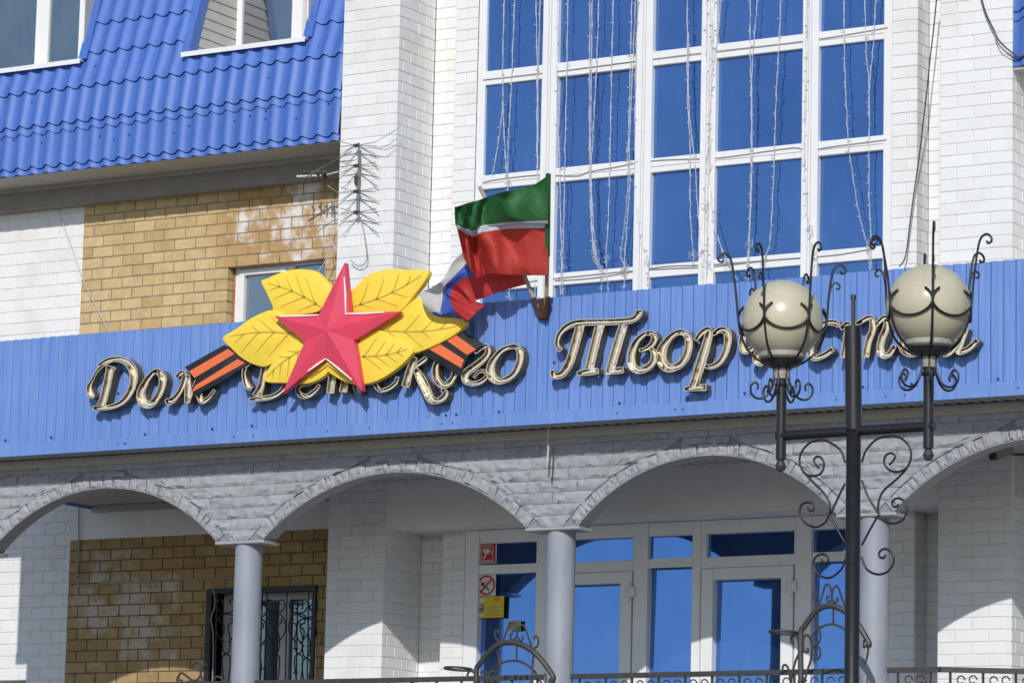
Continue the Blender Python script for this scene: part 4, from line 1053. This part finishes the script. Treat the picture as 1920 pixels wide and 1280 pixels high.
# ------------------------------------------------------------------ aerials on the left pier
ALU = m_simple('dull_aluminium', (.24, .23, .22), .15, 20, .45, .3, bump=0); ABOX = m_simple('aerial_black_plastic', (.05, .045, .04), .3, 20, .5)
YA = 1.92
t = thing('tv_aerial', 'four-bay dipole television aerial on the white left pier', 'aerial', tuple(A(669, 400, YA))); off = Vector(t.location)
P = lambda x, y, Y=YA: A(x, y, Y)-off
MB().tube([P(673, 268), P(672, 330), P(669, 404)], .010, 6).build('mast', ALU, t)
MB().tube([P(672, 300), P(676, 304, 2.0)], .008, 5).tube([P(670, 372), P(674, 376, 2.0)], .008, 5).build('wall_clamp', ALU, t)
for y in (273, 311, 359, 398):
    b = MB().bbox(*(lambda p: (p.x-.026, p.x+.026, p.y-.022, p.y+.015, p.z-.014, p.z+.014))(P(669, y)), .006).build('insulator', ABOX, t)
    for ex, ey, Yt in ((705, y-7, YA-.10), (706, y+1, YA-.03), (704, y+16, YA-.10), (705, y+22, YA-.02), (638, y-8, YA-.08), (637, y+2, YA-.02), (638, y+18, YA-.10), (636, y+25, YA-.03)):
        mx = 680 if ex > 669 else 657
        MB().tube([P(669, y), P(mx, y+(ey-y)*.25, YA-.02), P(ex, ey, Yt)], .0036, 5).build('dipole_rod', ALU, t)
MB().lathe(P(669, 337), [(.012, -.06), (.022, -.03), (.026, .02), (.014, .045)], 10).build('amplifier', ABOX, t)
MB().tube([P(x, y, 1.95) for x, y in spline([(676,408),(683,440),(688,480),(684,494),(672,498),(662,492),(657,487)], 5)], .005, 5).build('cable', GREYW, t)
MB().tube([P(705,266),P(725,254,1.9),P(752,238,1.93)], .0035, 4).tube([P(690,276),P(722,281,1.92),P(745,272,1.97)], .0035, 4).build('cable', GREYW, t)
t = thing('tv_aerial', 'small dark aerial under the eaves left of the white pier', 'aerial', tuple(A(612, 330, 2.2))); off = Vector(t.location)
Q = lambda x, y, Y=2.2: A(x, y, Y)-off
MB().tube([Q(556, 331, 2.10), Q(608, 329, 2.25)], .012, 6).tube([Q(608, 329, 2.25), Q(634, 322, 2.2)], .009, 5).build('boom', m_simple('pale_boom', (.62, .60, .54), .1, 9, .5, bump=0), t)
for x in (571, 585, 597, 606, 610):
    MB().tube([Q(x, 322, 2.16), Q(x+1, 337, 2.30)], .009, 5).tube([Q(x-4, 327, 2.12), Q(x+5, 333, 2.32)], .007, 5).build('element', ABOX, t)
MB().tube([Q(570, 334, 2.0), Q(600, 316, 2.02), Q(636, 296, 1.96), Q(660, 284, 1.9)], .005, 5).build('rod', ALU, t)
MB().tube([Q(x, y, 2.3) for x, y in spline([(606, 336), (612, 345), (622, 354), (634, 361)], 4)], .004, 4).build('cable', GREYW, t)
# loose white cables
def cable(name, label, pts, Y, r, m, n=6):
    o0 = A(*pts[0], Y); t = MB().tube([A(x, y, Y)-o0 for x, y in spline(pts, n)], r, 5).build(name, m); t.location = o0; tag(t, label, 'cable'); return t
cable('cable', 'pale cable loops hanging at the corner of the yellow window', [(634,432),(624,442),(621,452),(626,460),(632,466),(625,464),(618,470),(612,485),(605,498),(594,512)], 2.40, .006, WIRE)
cable('cable', 'thin white cable slanting down the upper yellow wall', [(92,348),(105,385),(120,425),(137,470),(150,510),(165,545),(185,585),(204,622)], 2.57, .005, WIRE)
cable('cable', 'grey cable running along the lower porch bricks', [(148,945),(148,1000),(146,1060),(142,1085),(150,1097),(170,1097),(200,1093),(260,1090),(330,1086),(385,1086),(440,1082),(500,1080)], 2.565, .008, GREYW)
cable('cable', 'grey cable dropping down beside the barred window', [(385,1086),(396,1096),(402,1115),(402,1138),(396,1158),(399,1180),(400,1220),(398,1285)], 2.53, .006, GREYW)
cable('cable', 'black cable slanting down the right recess of the wall', [(1758,-20),(1750,60),(1744,110),(1738,170),(1731,230),(1724,290),(1714,360),(1706,420),(1698,480),(1686,500)], 2.30, .006, DARKW)
cable('cable', 'black cable sagging across the top of the right pier', [(1838,-12),(1846,18),(1855,40),(1866,62),(1872,75),(1884,88),(1896,98),(1910,108),(1921,103)], 1.96, .007, DARKW)
cable('cable', 'thin second cable beside the black one on the right pier', [(1866,60),(1868,72),(1876,88),(1888,98),(1902,106)], 1.95, .004, GREYW)
o = cable('pendant_cable', 'white pendant cable end hanging below the blue band', [(1029,802),(1027,820),(1028,840),(1026,862),(1025,876)], Y0-.12, .008, WIRE)
o = cable('pendant_cable', 'thin black cable end hanging beside the white one', [(1037,835),(1037,860),(1036,885),(1034,906)], Y0-.05, .004, DARKW)

# ------------------------------------------------------------------ surveillance camera under the right arch
p = A(1878, 848, 1.5); t = thing('security_camera', 'small dark security camera under the right arch', 'camera', tuple(p)); 
ax = (A(1862, 853, 1.35)-A(1896, 838, 1.62)).normalized(); sd = ax.cross(Vector((0, 0, 1))).normalized(); uu = sd.cross(ax)
def ob(m, c, l, w, h):
    c = Vector(c); vs = [c+ax*a*l+sd*b*w+uu*d*h for a in (-1, 1) for b in (-1, 1) for d in (-1, 1)]
    return m.add(vs, [(0, 1, 3, 2), (4, 6, 7, 5), (0, 4, 5, 1), (2, 3, 7, 6), (0, 2, 6, 4), (1, 5, 7, 3)])
CAMG = m_simple('camera_grey', (.30, .29, .27), .1, 9, .5)
b_ = ob(MB(), (0, 0, 0), .13, .035, .035).build('housing', CAMG, t); ob(MB(), ax*.03+uu*.04, .15, .042, .004).build('sun_shield', CAMG, b_)
MB().tube([ax*.13, ax*.155], .03, 12).build('lens', ABOX, t); MB().tube([-ax*.12-uu*.02, -ax*.16-uu*.05, Vector((.12, .35, .02))], .012, 6).build('arm', ABOX, t)

# ------------------------------------------------------------------ notices on the entrance glass
def plate(name, label, quad, Y, m, th=.004):
    q = [A(x, y, Y) for x, y in quad]; x0 = (q[0].x+q[3].x)/2; x1 = (q[1].x+q[2].x)/2; zt_ = (q[0].z+q[1].z)/2; zb_ = (q[2].z+q[3].z)/2
    t = thing(name, label, 'sign', (x0, Y, zb_)); MB().box(0, x1-x0, 0, th, 0, zt_-zb_).build('sheet', m, t); return t, x1-x0, zt_-zb_
def rect(t, a, b, c, d, m, nm, Wd, Hd, k=1): return MB().box(a*Wd, b*Wd, -.0012*k-.0008, -.0012*k, c*Hd, d*Hd).build(nm, m, t)
SW = m_simple('sticker_white', (.70, .70, .68), .04, 9, .5, bump=0); SR = m_simple('sticker_red', (.50, .02, .02), .06, 9, .45, bump=0); SY = m_simple('sticker_yellow', (.72, .56, .02), .06, 9, .5, bump=0); SK = m_simple('sticker_black', (.02, .02, .02), .1, 9, .5, bump=0)
SG = m_simple('sticker_grey', (.22, .21, .20), .2, 14, .5, bump=0); SO = m_simple('sticker_orange', (.70, .28, .02), .1, 9, .5, bump=0)
Yn = YG-.008
t, W_, H_ = plate('camera_notice', 'red notice with a white surveillance camera picture on the door glass', [(897,1018),(931.5,1017),(930.5,1056),(896,1057)], Yn, SW)
rect(t, .05, .95, .04, .96, SR, 'red_field', W_, H_); rect(t, .2, .82, .17, .19, SW, 'frame_line', W_, H_, 2); rect(t, .2, .82, .77, .79, SW, 'frame_line', W_, H_, 2); rect(t, .2, .225, .19, .77, SW, 'frame_line', W_, H_, 2); rect(t, .795, .82, .19, .77, SW, 'frame_line', W_, H_, 2)
MB().add([(W_*x, -.0034, H_*z) for x, z in ((.28,.70),(.55,.72),(.75,.60),(.75,.47),(.5,.48),(.28,.55))], [(0, 1, 2, 3, 4, 5)]).build('camera_picture', SW, t)
MB().add([(W_*x, -.0034, H_*z) for x, z in ((.40,.50),(.48,.49),(.44,.36),(.32,.24),(.26,.27),(.36,.40))], [(0, 1, 2, 3, 4, 5)]).build('camera_picture', SW, t)
rect(t, .58, .72, .49, .58, SR, 'lens_mark', W_, H_, 3)
for z in (.90, .86): rect(t, .2, .8, z, z+.02, SW, 'text_line', W_, H_, 2)
for z in (.115, .08): rect(t, .12, .88, z, z+.02, SW, 'text_line', W_, H_, 2)
t, W_, H_ = plate('no_smoking_sign', 'white no smoking sign with a red barred circle', [(895.5,1076.5),(930,1076),(929,1116),(894.5,1117)], Yn, SW)
m = MB(); cx, cz, ra = W_*.5, H_*.5, W_*.40; M = 36
for k in range(M):
    a, b = 2*pi*k/M, 2*pi*(k+1)/M; r1, r2 = ra*1.16, ra*.94
    m.quad((cx+r1*cos(a), -.003, cz+r1*sin(a)), (cx+r1*cos(b), -.003, cz+r1*sin(b)), (cx+r2*cos(b), -.003, cz+r2*sin(b)), (cx+r2*cos(a), -.003, cz+r2*sin(a)))
m.build('red_ring', SR, t)
def bar(t, a, b, w, mm, k=1):
    p, q = Vector((a[0]*W_, 0, a[1]*H_)), Vector((b[0]*W_, 0, b[1]*H_)); d = (q-p).normalized(); nn = Vector((-d.z, 0, d.x))*w*W_/2; y = Vector((0, -.0018-.0008*k, 0))
    MB().quad(p-nn+y, q-nn+y, q+nn+y, p+nn+y).build('mark', mm, t)
bar(t, (.24, .60), (.36, .50), .15, SK, 2); bar(t, (.36, .49), (.70, .28), .035, SK, 2); bar(t, (.33, .44), (.66, .24), .03, SK, 2); bar(t, (.72, .66), (.78, .52), .03, SG, 2); bar(t, (.50, .70), (.45, .62), .02, SG, 2); bar(t, (.22, .20), (.80, .80), .09, SR, 4)
t, W_, H_ = plate('yellow_notice', 'yellow printed notice with a small grey portrait on the door glass', [(893.5,1118),(945,1116.5),(944,1157),(892,1158)], Yn-.006, SY)
rect(t, .05, .29, .30, .66, SG, 'portrait', W_, H_); MB().lathe((W_*.17, -.0035, H_*.49), [(.012, -.001), (.014, .012), (.008, .02)], 8).build('portrait_head', SW, t)
rect(t, .06, .29, .72, .92, SW, 'text_block', W_, H_); rect(t, .06, .29, .08, .15, SW, 'text_block', W_, H_); rect(t, .66, .88, .74, .95, SO, 'red_crest', W_, H_); rect(t, .36, .92, .08, .14, SO, 'text_line', W_, H_)
for z, a, b in ((.62, .6, .7), (.54, .5, .82), (.48, .36, .95), (.41, .36, .8), (.34, .36, .86), (.27, .36, .86), (.20, .36, .7)): rect(t, a, b, z, z+.018, SG, 'text_line', W_, H_)
t, W_, H_ = plate('paper_note', 'small faded yellow note behind the left railing arch', [(953,1163),(977,1162),(976,1181),(952,1182)], Yn, m_simple('faded_note', (.45, .42, .22), .2, 20, .6, bump=0))
for z in (.7, .5, .3): rect(t, .15, .85, z, z+.06, SG, 'text_line', W_, H_)

# ------------------------------------------------------------------ iron grille of the porch window
YGR = YYEL-.02
t = thing('window_grille', 'black wrought iron grille with scrolls over the porch window', 'grille', (gx0, YGR, gz0)); off = Vector(t.location)
def G(x, y): return A(320+x/6.0, 1080+y/6.0, YGR)-off
Wg, Hg = gx1-gx0, gz1-gz0
MB().box(.0, .055, -.012, .012, 0, Hg).box(Wg-.04, Wg, -.012, .012, 0, Hg).box(.055, Wg-.04, -.012, .012, Hg-.05, Hg).build('frame', BLACK, t)
for x0_, x1__ in ((520, 500), (735, 700), (1035, 1000), (1085, 1065), (1310, 1290), (1555, 1535)): MB().tube([G(x0_, 150), G(x1__, 1220)], .007, 5).build('bar', BLACK, t)
for y in (300, 760, 1035): MB().tube([G(1030, y), G(1085, y)], .006, 5).tube([G(1545, y+80), G(1610, y+80)], .006, 5).build('cross_bar', BLACK, t)
def spiral(c, r0, r1, a0, a1, n=22): return [(c[0]+(r0+(r1-r0)*i/n)*cos(a0+(a1-a0)*i/n), c[1]+(r0+(r1-r0)*i/n)*sin(a0+(a1-a0)*i/n)) for i in range(n+1)]
for cx in (625, 1180, 1440):
    for s in (-1, 1):
        c = (cx+s*50, 300); MB().tube([G(*p) for p in spline([(cx, 415), (cx+s*70, 390), (cx+s*105, 320), (cx+s*80, 265), (cx+s*45, 270), (cx+s*40, 300), (cx+s*55, 310)], 5)], .007, 5).build('scroll', BLACK, t)
        MB().tube([G(*p) for p in spline([(cx+s*25, 740), (cx+s*95, 650), (cx+s*110, 540), (cx+s*70, 440), (cx+s*5, 420)], 5)], .007, 5).build('scroll', BLACK, t)
        MB().tube([G(*p) for p in spline([(cx+s*60, 470), (cx+s*70, 520), (cx+s*30, 540), (cx+s*25, 600), (cx+s*45, 720), (cx+s*30, 840), (cx+s*5, 870), (cx+s*40, 900), (cx+s*45, 1000), (cx+s*20, 1200)], 4)], .007, 5).build('scroll', BLACK, t)

# ------------------------------------------------------------------ porch railings
def railing(label, pts, end_y=1.0, Yr=.0):
    P = [Vector(p) for p in pts]; t = thing('railing', label, 'railing', (P[0].x, P[0].y, FLOOR), 'iron railings along the porch edge'); off = Vector(t.location)
    m = MB()
    for a, b in zip(P, P[1:]):
        d = (b-a).normalized(); nn = Vector((-d.y, d.x, 0))*.022; z = Vector((0, 0, .02)); vs = []
        for q in (a, b):
            for s1 in (-1, 1):
                for s2 in (-1, 1): vs.append(q+nn*s1+z*s2-off)
        m.add(vs, [(0, 1, 3, 2), (4, 6, 7, 5), (0, 4, 5, 1), (2, 3, 7, 6), (0, 2, 6, 4), (1, 5, 7, 3)])
    m.build('handrail', IRON, t)
    for a, b in zip(P, P[1:]):
        n = max(1, int((b-a).length/.24))
        for i in range(n+1):
            q = a+(b-a)*((i+.3)/(n+.6))-off; MB().box(q.x-.008, q.x+.008, q.y-.008, q.y+.008, .08, q.z-.02).build('baluster', IRON, t)
            if i < n:
                c = a+(b-a)*((i+.8)/(n+.6))-off
                for s in (-1, 1): MB().tube([(c.x+s*.05+.035*cos(k*.5)*(1-k*.03), c.y, c.z-.075+.035*sin(k*.5)*(1-k*.03)) for k in range(12)], .006, 5).build('scroll', IRON, t)
    q = (P[0]-off, P[-1]-off); MB().box(min(q[0].x, q[1].x), max(q[0].x, q[1].x)+.01, -.01, .01, .07, .10).build('foot_rail', IRON, t)
zr = (AZ_(1071, 1265, YCOL)+AZ_(1586, 1260, YCOL))/2
railing('iron railing left of the middle column', [(colx[1]+.13 - 3.0+.13, YCOL, zr), (colx[2]-.125, YCOL, zr)])
railing('iron railing between the two right columns', [(colx[2]+.125, YCOL, zr), (colx[3]-.125, YCOL, zr)])
pR = A(1922, 1276, .9)
railing('iron railing bending away right of the last column', [(colx[3]+.125, YCOL, zr), (colx[3]+.55, YCOL+.03, zr), (colx[3]+.55+1.2, YCOL+.75, zr)])
def rail_arch(label, org, sc_, Y, base, right_cut=False):
    """arched iron hoop with scrolls and a flower-pot ring, traced in survey pixels"""
    o0 = A(base[0], base[1], Y); o0.z = FLOOR-.2; t = thing('railing_arch', label, 'railing arch', tuple(o0), 'arched iron flower stands by the porch'); off = Vector(o0)
    G_ = lambda p, dy=0.0: A(org[0]+p[0]/sc_, org[1]+p[1]/sc_, Y+dy)-off
    def T(pts, r, nm, n=5, k=6, dy=0.0): MB().tube([G_(p, dy) for p in spline(pts, n)], r, k).build(nm, IRON, t)
    return T, t, off, G_
T, t, off, G_ = rail_arch('arched iron flower stand in front of the middle column', (820, 1140), 6.857, Y0-.42, (895, 1270))
hoop = spline([(505,960),(505,780),(560,690),(680,540),(800,460),(940,435),(1080,465),(1220,545),(1330,650),(1430,780),(1490,880),(1470,940)], 5)
MB().tube([G_(p) for p in hoop], .023, 8).build('hoop', IRON, t)
T([(660,850),(740,750),(850,690),(980,670),(1100,695),(1210,770),(1290,870)], .009, 'inner_hoop')
for a, b in (((770,530),(800,700)), ((1020,460),(1020,670)), ((1240,590),(1220,770))): T([a, ((a[0]+b[0])/2, (a[1]+b[1])/2), b], .009, 'spoke', 2)
T([(840,420),(880,320),(920,210),(960,180),(1000,215),(1025,300),(1010,370),(970,405),(940,370),(945,330),(970,320)], .009, 'crest_scroll')
T([(1210,490),(1160,340),(1120,230),(1085,215),(1045,250),(1025,310),(1040,380),(1075,415),(1100,380),(1090,350)], .009, 'crest_scroll')
T([(820,430),(770,405),(742,340),(750,285),(785,290),(780,325)], .009, 'crest_scroll'); T([(1225,515),(1280,490),(1300,420),(1280,360),(1245,370),(1250,405)], .009, 'crest_scroll')
T([(800,690),(790,780),(770,830),(720,800),(660,870),(640,960)], .009, 'scroll'); T([(480,830),(430,800),(390,840),(395,890),(440,890)], .010, 'scroll'); T([(560,830),(600,800),(650,850),(690,930),(720,960)], .010, 'scroll'); T([(1220,830),(1250,800),(1290,880),(1340,960)], .009, 'scroll'); T([(1220,960),(1210,880),(1240,850)], .009, 'scroll')
ring = MB().tube([G_((270+150*cos(a*pi/12), 775+8*sin(a*pi/12)), 0)+Vector((0, .12*sin(a*pi/12), 0)) for a in range(25)], .010, 6).build('pot_ring', IRON, t)
for p in ((505, 955), (1470, 935)):
    q = G_(p); MB().box(q.x-.02, q.x+.02, q.y-.02, q.y+.02, 0, q.z+.02).build('post', IRON, t)
T, t, off, G_ = rail_arch('arched iron flower stand behind the lamp post', (1420, 1080), 6.4, Y0-.42, (1500, 1270))
hoop = spline([(525,1280),(520,700),(560,610),(640,490),(740,390),(860,350),(980,380),(1100,450),(1200,560),(1280,690),(1340,800),(1330,840)], 5)
MB().tube([G_(p) for p in hoop], .023, 8).build('hoop', IRON, t)
T([(650,720),(720,640),(800,590),(890,572),(980,595),(1080,660),(1180,760)], .009, 'inner_hoop')
for a, b in (((700,450),(735,620)), ((912,380),(912,575))): T([a, ((a[0]+b[0])/2, (a[1]+b[1])/2), b], .009, 'spoke', 2)
T([(745,335),(780,220),(810,120),(840,95),(870,120),(893,200),(890,270),(860,310),(835,280),(840,240),(865,240)], .009, 'crest_scroll'); T([(1060,380),(1010,250),(970,130),(935,120),(905,170),(898,260),(920,310),(955,300),(965,265),(945,260)], .009, 'crest_scroll')
T([(740,350),(690,310),(668,240),(680,190),(710,200),(700,235)], .009, 'crest_scroll')
T([(735,620),(755,690),(750,770),(715,810),(650,860)], .009, 'scroll'); T([(640,730),(700,800),(750,870),(755,940),(730,990),(705,960),(715,930)], .009, 'scroll')
T([(600,860),(610,890),(580,910),(555,870),(550,780),(570,710),(610,710),(640,760),(655,860),(640,1000),(600,1130),(560,1280)], .010, 'scroll'); T([(430,780),(410,790),(405,740),(430,705),(470,720),(495,800),(505,900),(460,1010),(430,1120),(400,1280)], .010, 'scroll'); T([(300,1130),(310,1070),(345,1065),(380,1130),(400,1280)], .010, 'scroll')
T([(1280,760),(1275,850),(1310,830),(1330,880),(1310,990),(1290,1040),(1270,990)], .009, 'scroll')
MB().tube([G_((320+155*cos(a*pi/12), 672+6*sin(a*pi/12)), 0)+Vector((0, .12*sin(a*pi/12), 0)) for a in range(25)], .010, 6).build('pot_ring', IRON, t)
for p in ((525, 1278),):
    q = G_(p); MB().box(q.x-.02, q.x+.02, q.y-.02, q.y+.02, 0, q.z+.02).build('post', IRON, t)
T, t, off, G_ = rail_arch('scrolled top of an iron flower stand below the barred window', (320, 1080), 6.0, Y0-.42, (370, 1275))
T([(90,1230),(75,1150),(120,1085),(180,1120),(250,1170),(310,1150),(340,1080),(330,1000),(290,965),(250,1000),(255,1040)], .010, 'scroll'); T([(400,985),(350,1030),(340,1110),(390,1210),(420,1290)], .010, 'scroll'); T([(120,1200),(130,1170),(95,1165)], .008, 'scroll'); T([(480,1150),(530,1125),(580,1160),(600,1240)], .009, 'scroll')
T([(60,1400),(90,1260),(180,1205),(280,1195),(380,1210),(470,1280),(500,1400)], .022, 'hoop', 6, 8)
for p in ((60, 1400), (500, 1400)):
    q = G_(p); MB().box(q.x-.02, q.x+.02, q.y-.02, q.y+.02, 0, q.z).build('post', IRON, t)

# ------------------------------------------------------------------ street lamp with two globes
dl = (1600-960)/FPX*rt - (900-640)/FPX*up + fw
YLP = CAM.y + dl.y*17.0
base = A(1600, 900, YLP)
LP = thing('street_lamp', 'black iron lamp post with two cream globes in scrolled cages', 'street lamp', (base.x, YLP, 0)); lo = Vector(LP.location)
L = lambda x, y, dy=0.0: A(x, y, YLP+dy)-lo
zb = L(1600, 806).z
MB().tube([(0, 0, 0), (0, 0, zb)], .034, 16).build('pole', BLACK, LP, smooth=True)
pt = L(1600, 610)
po = MB().tube([(0, 0, zb-.0), L(1599.5, 612)], .0385, 16).build('pole_sleeve', BLACK, LP, autos=.6)
MB().tube([L(1600, 614), L(1600, 560)], .010, 8).tube([L(1600, 562), L(1600, 553)], .013, 8).build('spike', BLACK, po)
MB().lathe((0, 0, 0), [(.16, 0), (.16, .03), (.09, .06), (.06, .5), (.045, .55)], 20).build('foot', BLACK, LP)
MB().tube([L(1457, 817), L(1752, 798)], .0235, 12).build('crossbar', BLACK, LP, autos=.6)
GLOBE = mat('cream_globe', (.50, .46, .33), .30, 0, .5); n_ = NT(GLOBE); n_.p.inputs['Subsurface Weight'].default_value = .25; n_.p.inputs['Subsurface Radius'].default_value = (.08, .07, .05)
n_.col(n_.ramp(n_.noise(6, 6, .7, (1, 1, .6)), [(.25, (.45, .405, .285)), (.45, (.535, .49, .36)), (.65, (.57, .53, .395))]))
SOCK = m_simple('lamp_socket_grey', (.36, .34, .30), .25, 30, .6, bump=.2)
def lamp_head(cx, cy, rpx, px_top, px_bot, ang0):
    c = L(cx, cy); sc_ = FPX/((A(cx, cy, YLP)-CAM).dot(fw)); R = rpx/sc_
    ax_ = L(px_top[0], px_top[1]); bx_ = L(px_bot[0], px_bot[1]); ax_.x = bx_.x = c.x
    MB().tube([bx_, ax_], .024, 14).build('arm_post', BLACK, LP, autos=.6)
    MB().lathe((c.x, c.y, bx_.z-.03), [(.004, -.026), (.018, -.020), (.026, 0), (.018, .020), (.010, .035)], 14).build('finial', IRON, LP)
    g = MB(); n = 28
    g.lathe(c, [(R*sin(pi*i/n), -R*cos(pi*i/n)) for i in range(3, n+1)], 40); gl = g.build('globe', GLOBE, LP, smooth=True)
    zbm = -R*.93
    MB().lathe(c, [(R*.56, zbm+.035), (R*.585, zbm+.02), (R*.575, zbm), (R*.50, zbm-.012)], 28).build('globe_rim', SOCK, gl, autos=.6)
    MB().lathe(c, [(R*.52, zbm-.008), (R*.45, zbm-.035), (.045, zbm-.05)], 24).build('globe_seat', BLACK, LP, autos=.6)
    MB().lathe(c, [(.036, zbm-.045), (.038, zbm-.06), (.034, zbm-.10)], 18).build('socket', SOCK, LP, autos=.6)
    cg = None; zc = ax_.z-c.z+.0
    for k in range(6):
        a = ang0+k*pi/3; d = rt*cos(a) + (Vector((fw.x, fw.y, 0)).normalized())*sin(a); d.z = 0; d.normalize(); s = R
        hgt = random.uniform(-.02, .05); lean = random.uniform(.0, .12)
        pts = [(.60*s,zc-.085),(.58*s,zc-.065),(.66*s,zc-.05),(.76*s,zc-.07),(.74*s,zc-.105),(.62*s,zc-.125),(.47*s,zc-.125)] + [(.33*s,zc-.105),(.25*s,zc-.075),(.20*s,zc-.05),(.17*s,zc-.01),(.22*s,zc+.02),(.55*s,-1.02*s),(.86*s,-.74*s),(1.03*s,-.35*s),(1.10*s,.05*s),(1.13*s+lean*.2*s,.55*s),(1.16*s+lean*s,1.10*s+hgt),(1.24*s+lean*s,1.40*s+hgt),(1.38*s+lean*s,1.50*s+hgt),(1.50*s+lean*s,1.43*s+hgt),(1.52*s+lean*s,1.32*s+hgt),(1.43*s+lean*s,1.28*s+hgt),(1.40*s+lean*s,1.34*s+hgt)]
        q = spline(pts, 4); MB().tube([c+d*r_+Vector((0, 0, z)) for r_, z in q], .0056, 6).build('cage_bar', BLACK, LP, smooth=True)
        if k % 2 == 0:
            q = spline([(1.13*s,.55*s),(1.20*s,.86*s),(1.30*s,.98*s),(1.40*s,.93*s),(1.40*s,.84*s),(1.32*s,.83*s)], 4); MB().tube([c+d*r_+Vector((0, 0, z)) for r_, z in q], .0048, 5).build('cage_scroll', BLACK, LP, smooth=True)
        # hanging half-rounds between the bars, lying on the globe
        P = []
        for i in range(29):
            th = radians(-138+276*i/28); z = (.02-.36*cos(th))*s; u = .5+.505*sin(th)
            rr = sqrt(max(.2, 1.03**2-(z/s)**2))*s*(1.0+.06*sin(th)**4); bb = a+pi/3*u
            dd = rt*cos(bb)+(Vector((fw.x, fw.y, 0)).normalized())*sin(bb); dd.z = 0; dd.normalize(); P.append(c+dd*rr+Vector((0, 0, z)))
        MB().tube(P, .0058, 6).build('cage_arc', BLACK, LP, smooth=True)
    MB().lathe((c.x, c.y, ax_.z-.06), [(.03, -.008), (.034, 0), (.03, .008)], 16).build('collar', BLACK, LP)
lamp_head(1467, 601, 76, (1459, 698), (1455, 862), -2*pi/3+.03)
lamp_head(1742, 575, 80, (1748, 676), (1751, 840), -pi/2-.04)
def lamp_scroll(pts, nm='bracket_scroll'): MB().tube([L(1420+x/3.5556, 740+y/3.5556) for x, y in spline(pts, 6)], .0056, 6).build(nm, BLACK, LP, smooth=True)
lamp_scroll([(585,450),(555,370),(480,315),(420,300),(350,320),(295,380),(282,450),(310,515),(360,540),(420,525),(445,470),(430,425),(400,410),(378,430),(385,460),(412,488)])
lamp_scroll([(310,515),(370,580),(440,650),(480,720),(480,790),(450,850),(390,880),(330,860),(285,800),(290,740),(330,715),(370,725),(378,760),(355,772),(335,752)])
lamp_scroll([(585,590),(550,660),(490,790)]); lamp_scroll([(478,800),(530,890),(585,985)])
lamp_scroll([(588,1090),(560,1160),(490,1215),(420,1205),(375,1145),(385,1085),(430,1060),(470,1080),(470,1112),(445,1115),(425,1096)])
lamp_scroll([(697,450),(725,370),(790,300),(870,275),(950,285),(1010,340),(1025,410),(1000,480),(940,512),(880,500),(845,450),(860,400),(895,388),(918,410),(905,440),(878,466)])
lamp_scroll([(1000,488),(930,560),(840,640),(808,720),(810,790),(850,840),(910,856),(970,830),(995,770),(980,710),(935,688),(900,710),(905,740),(930,745),(942,725)])
lamp_scroll([(697,570),(740,680),(808,790)]); lamp_scroll([(806,800),(750,900),(697,1000)])
lamp_scroll([(695,1080),(730,1160),(800,1195),(870,1175),(910,1110),(895,1050),(850,1025),(815,1045),(815,1078),(840,1086),(856,1065)])
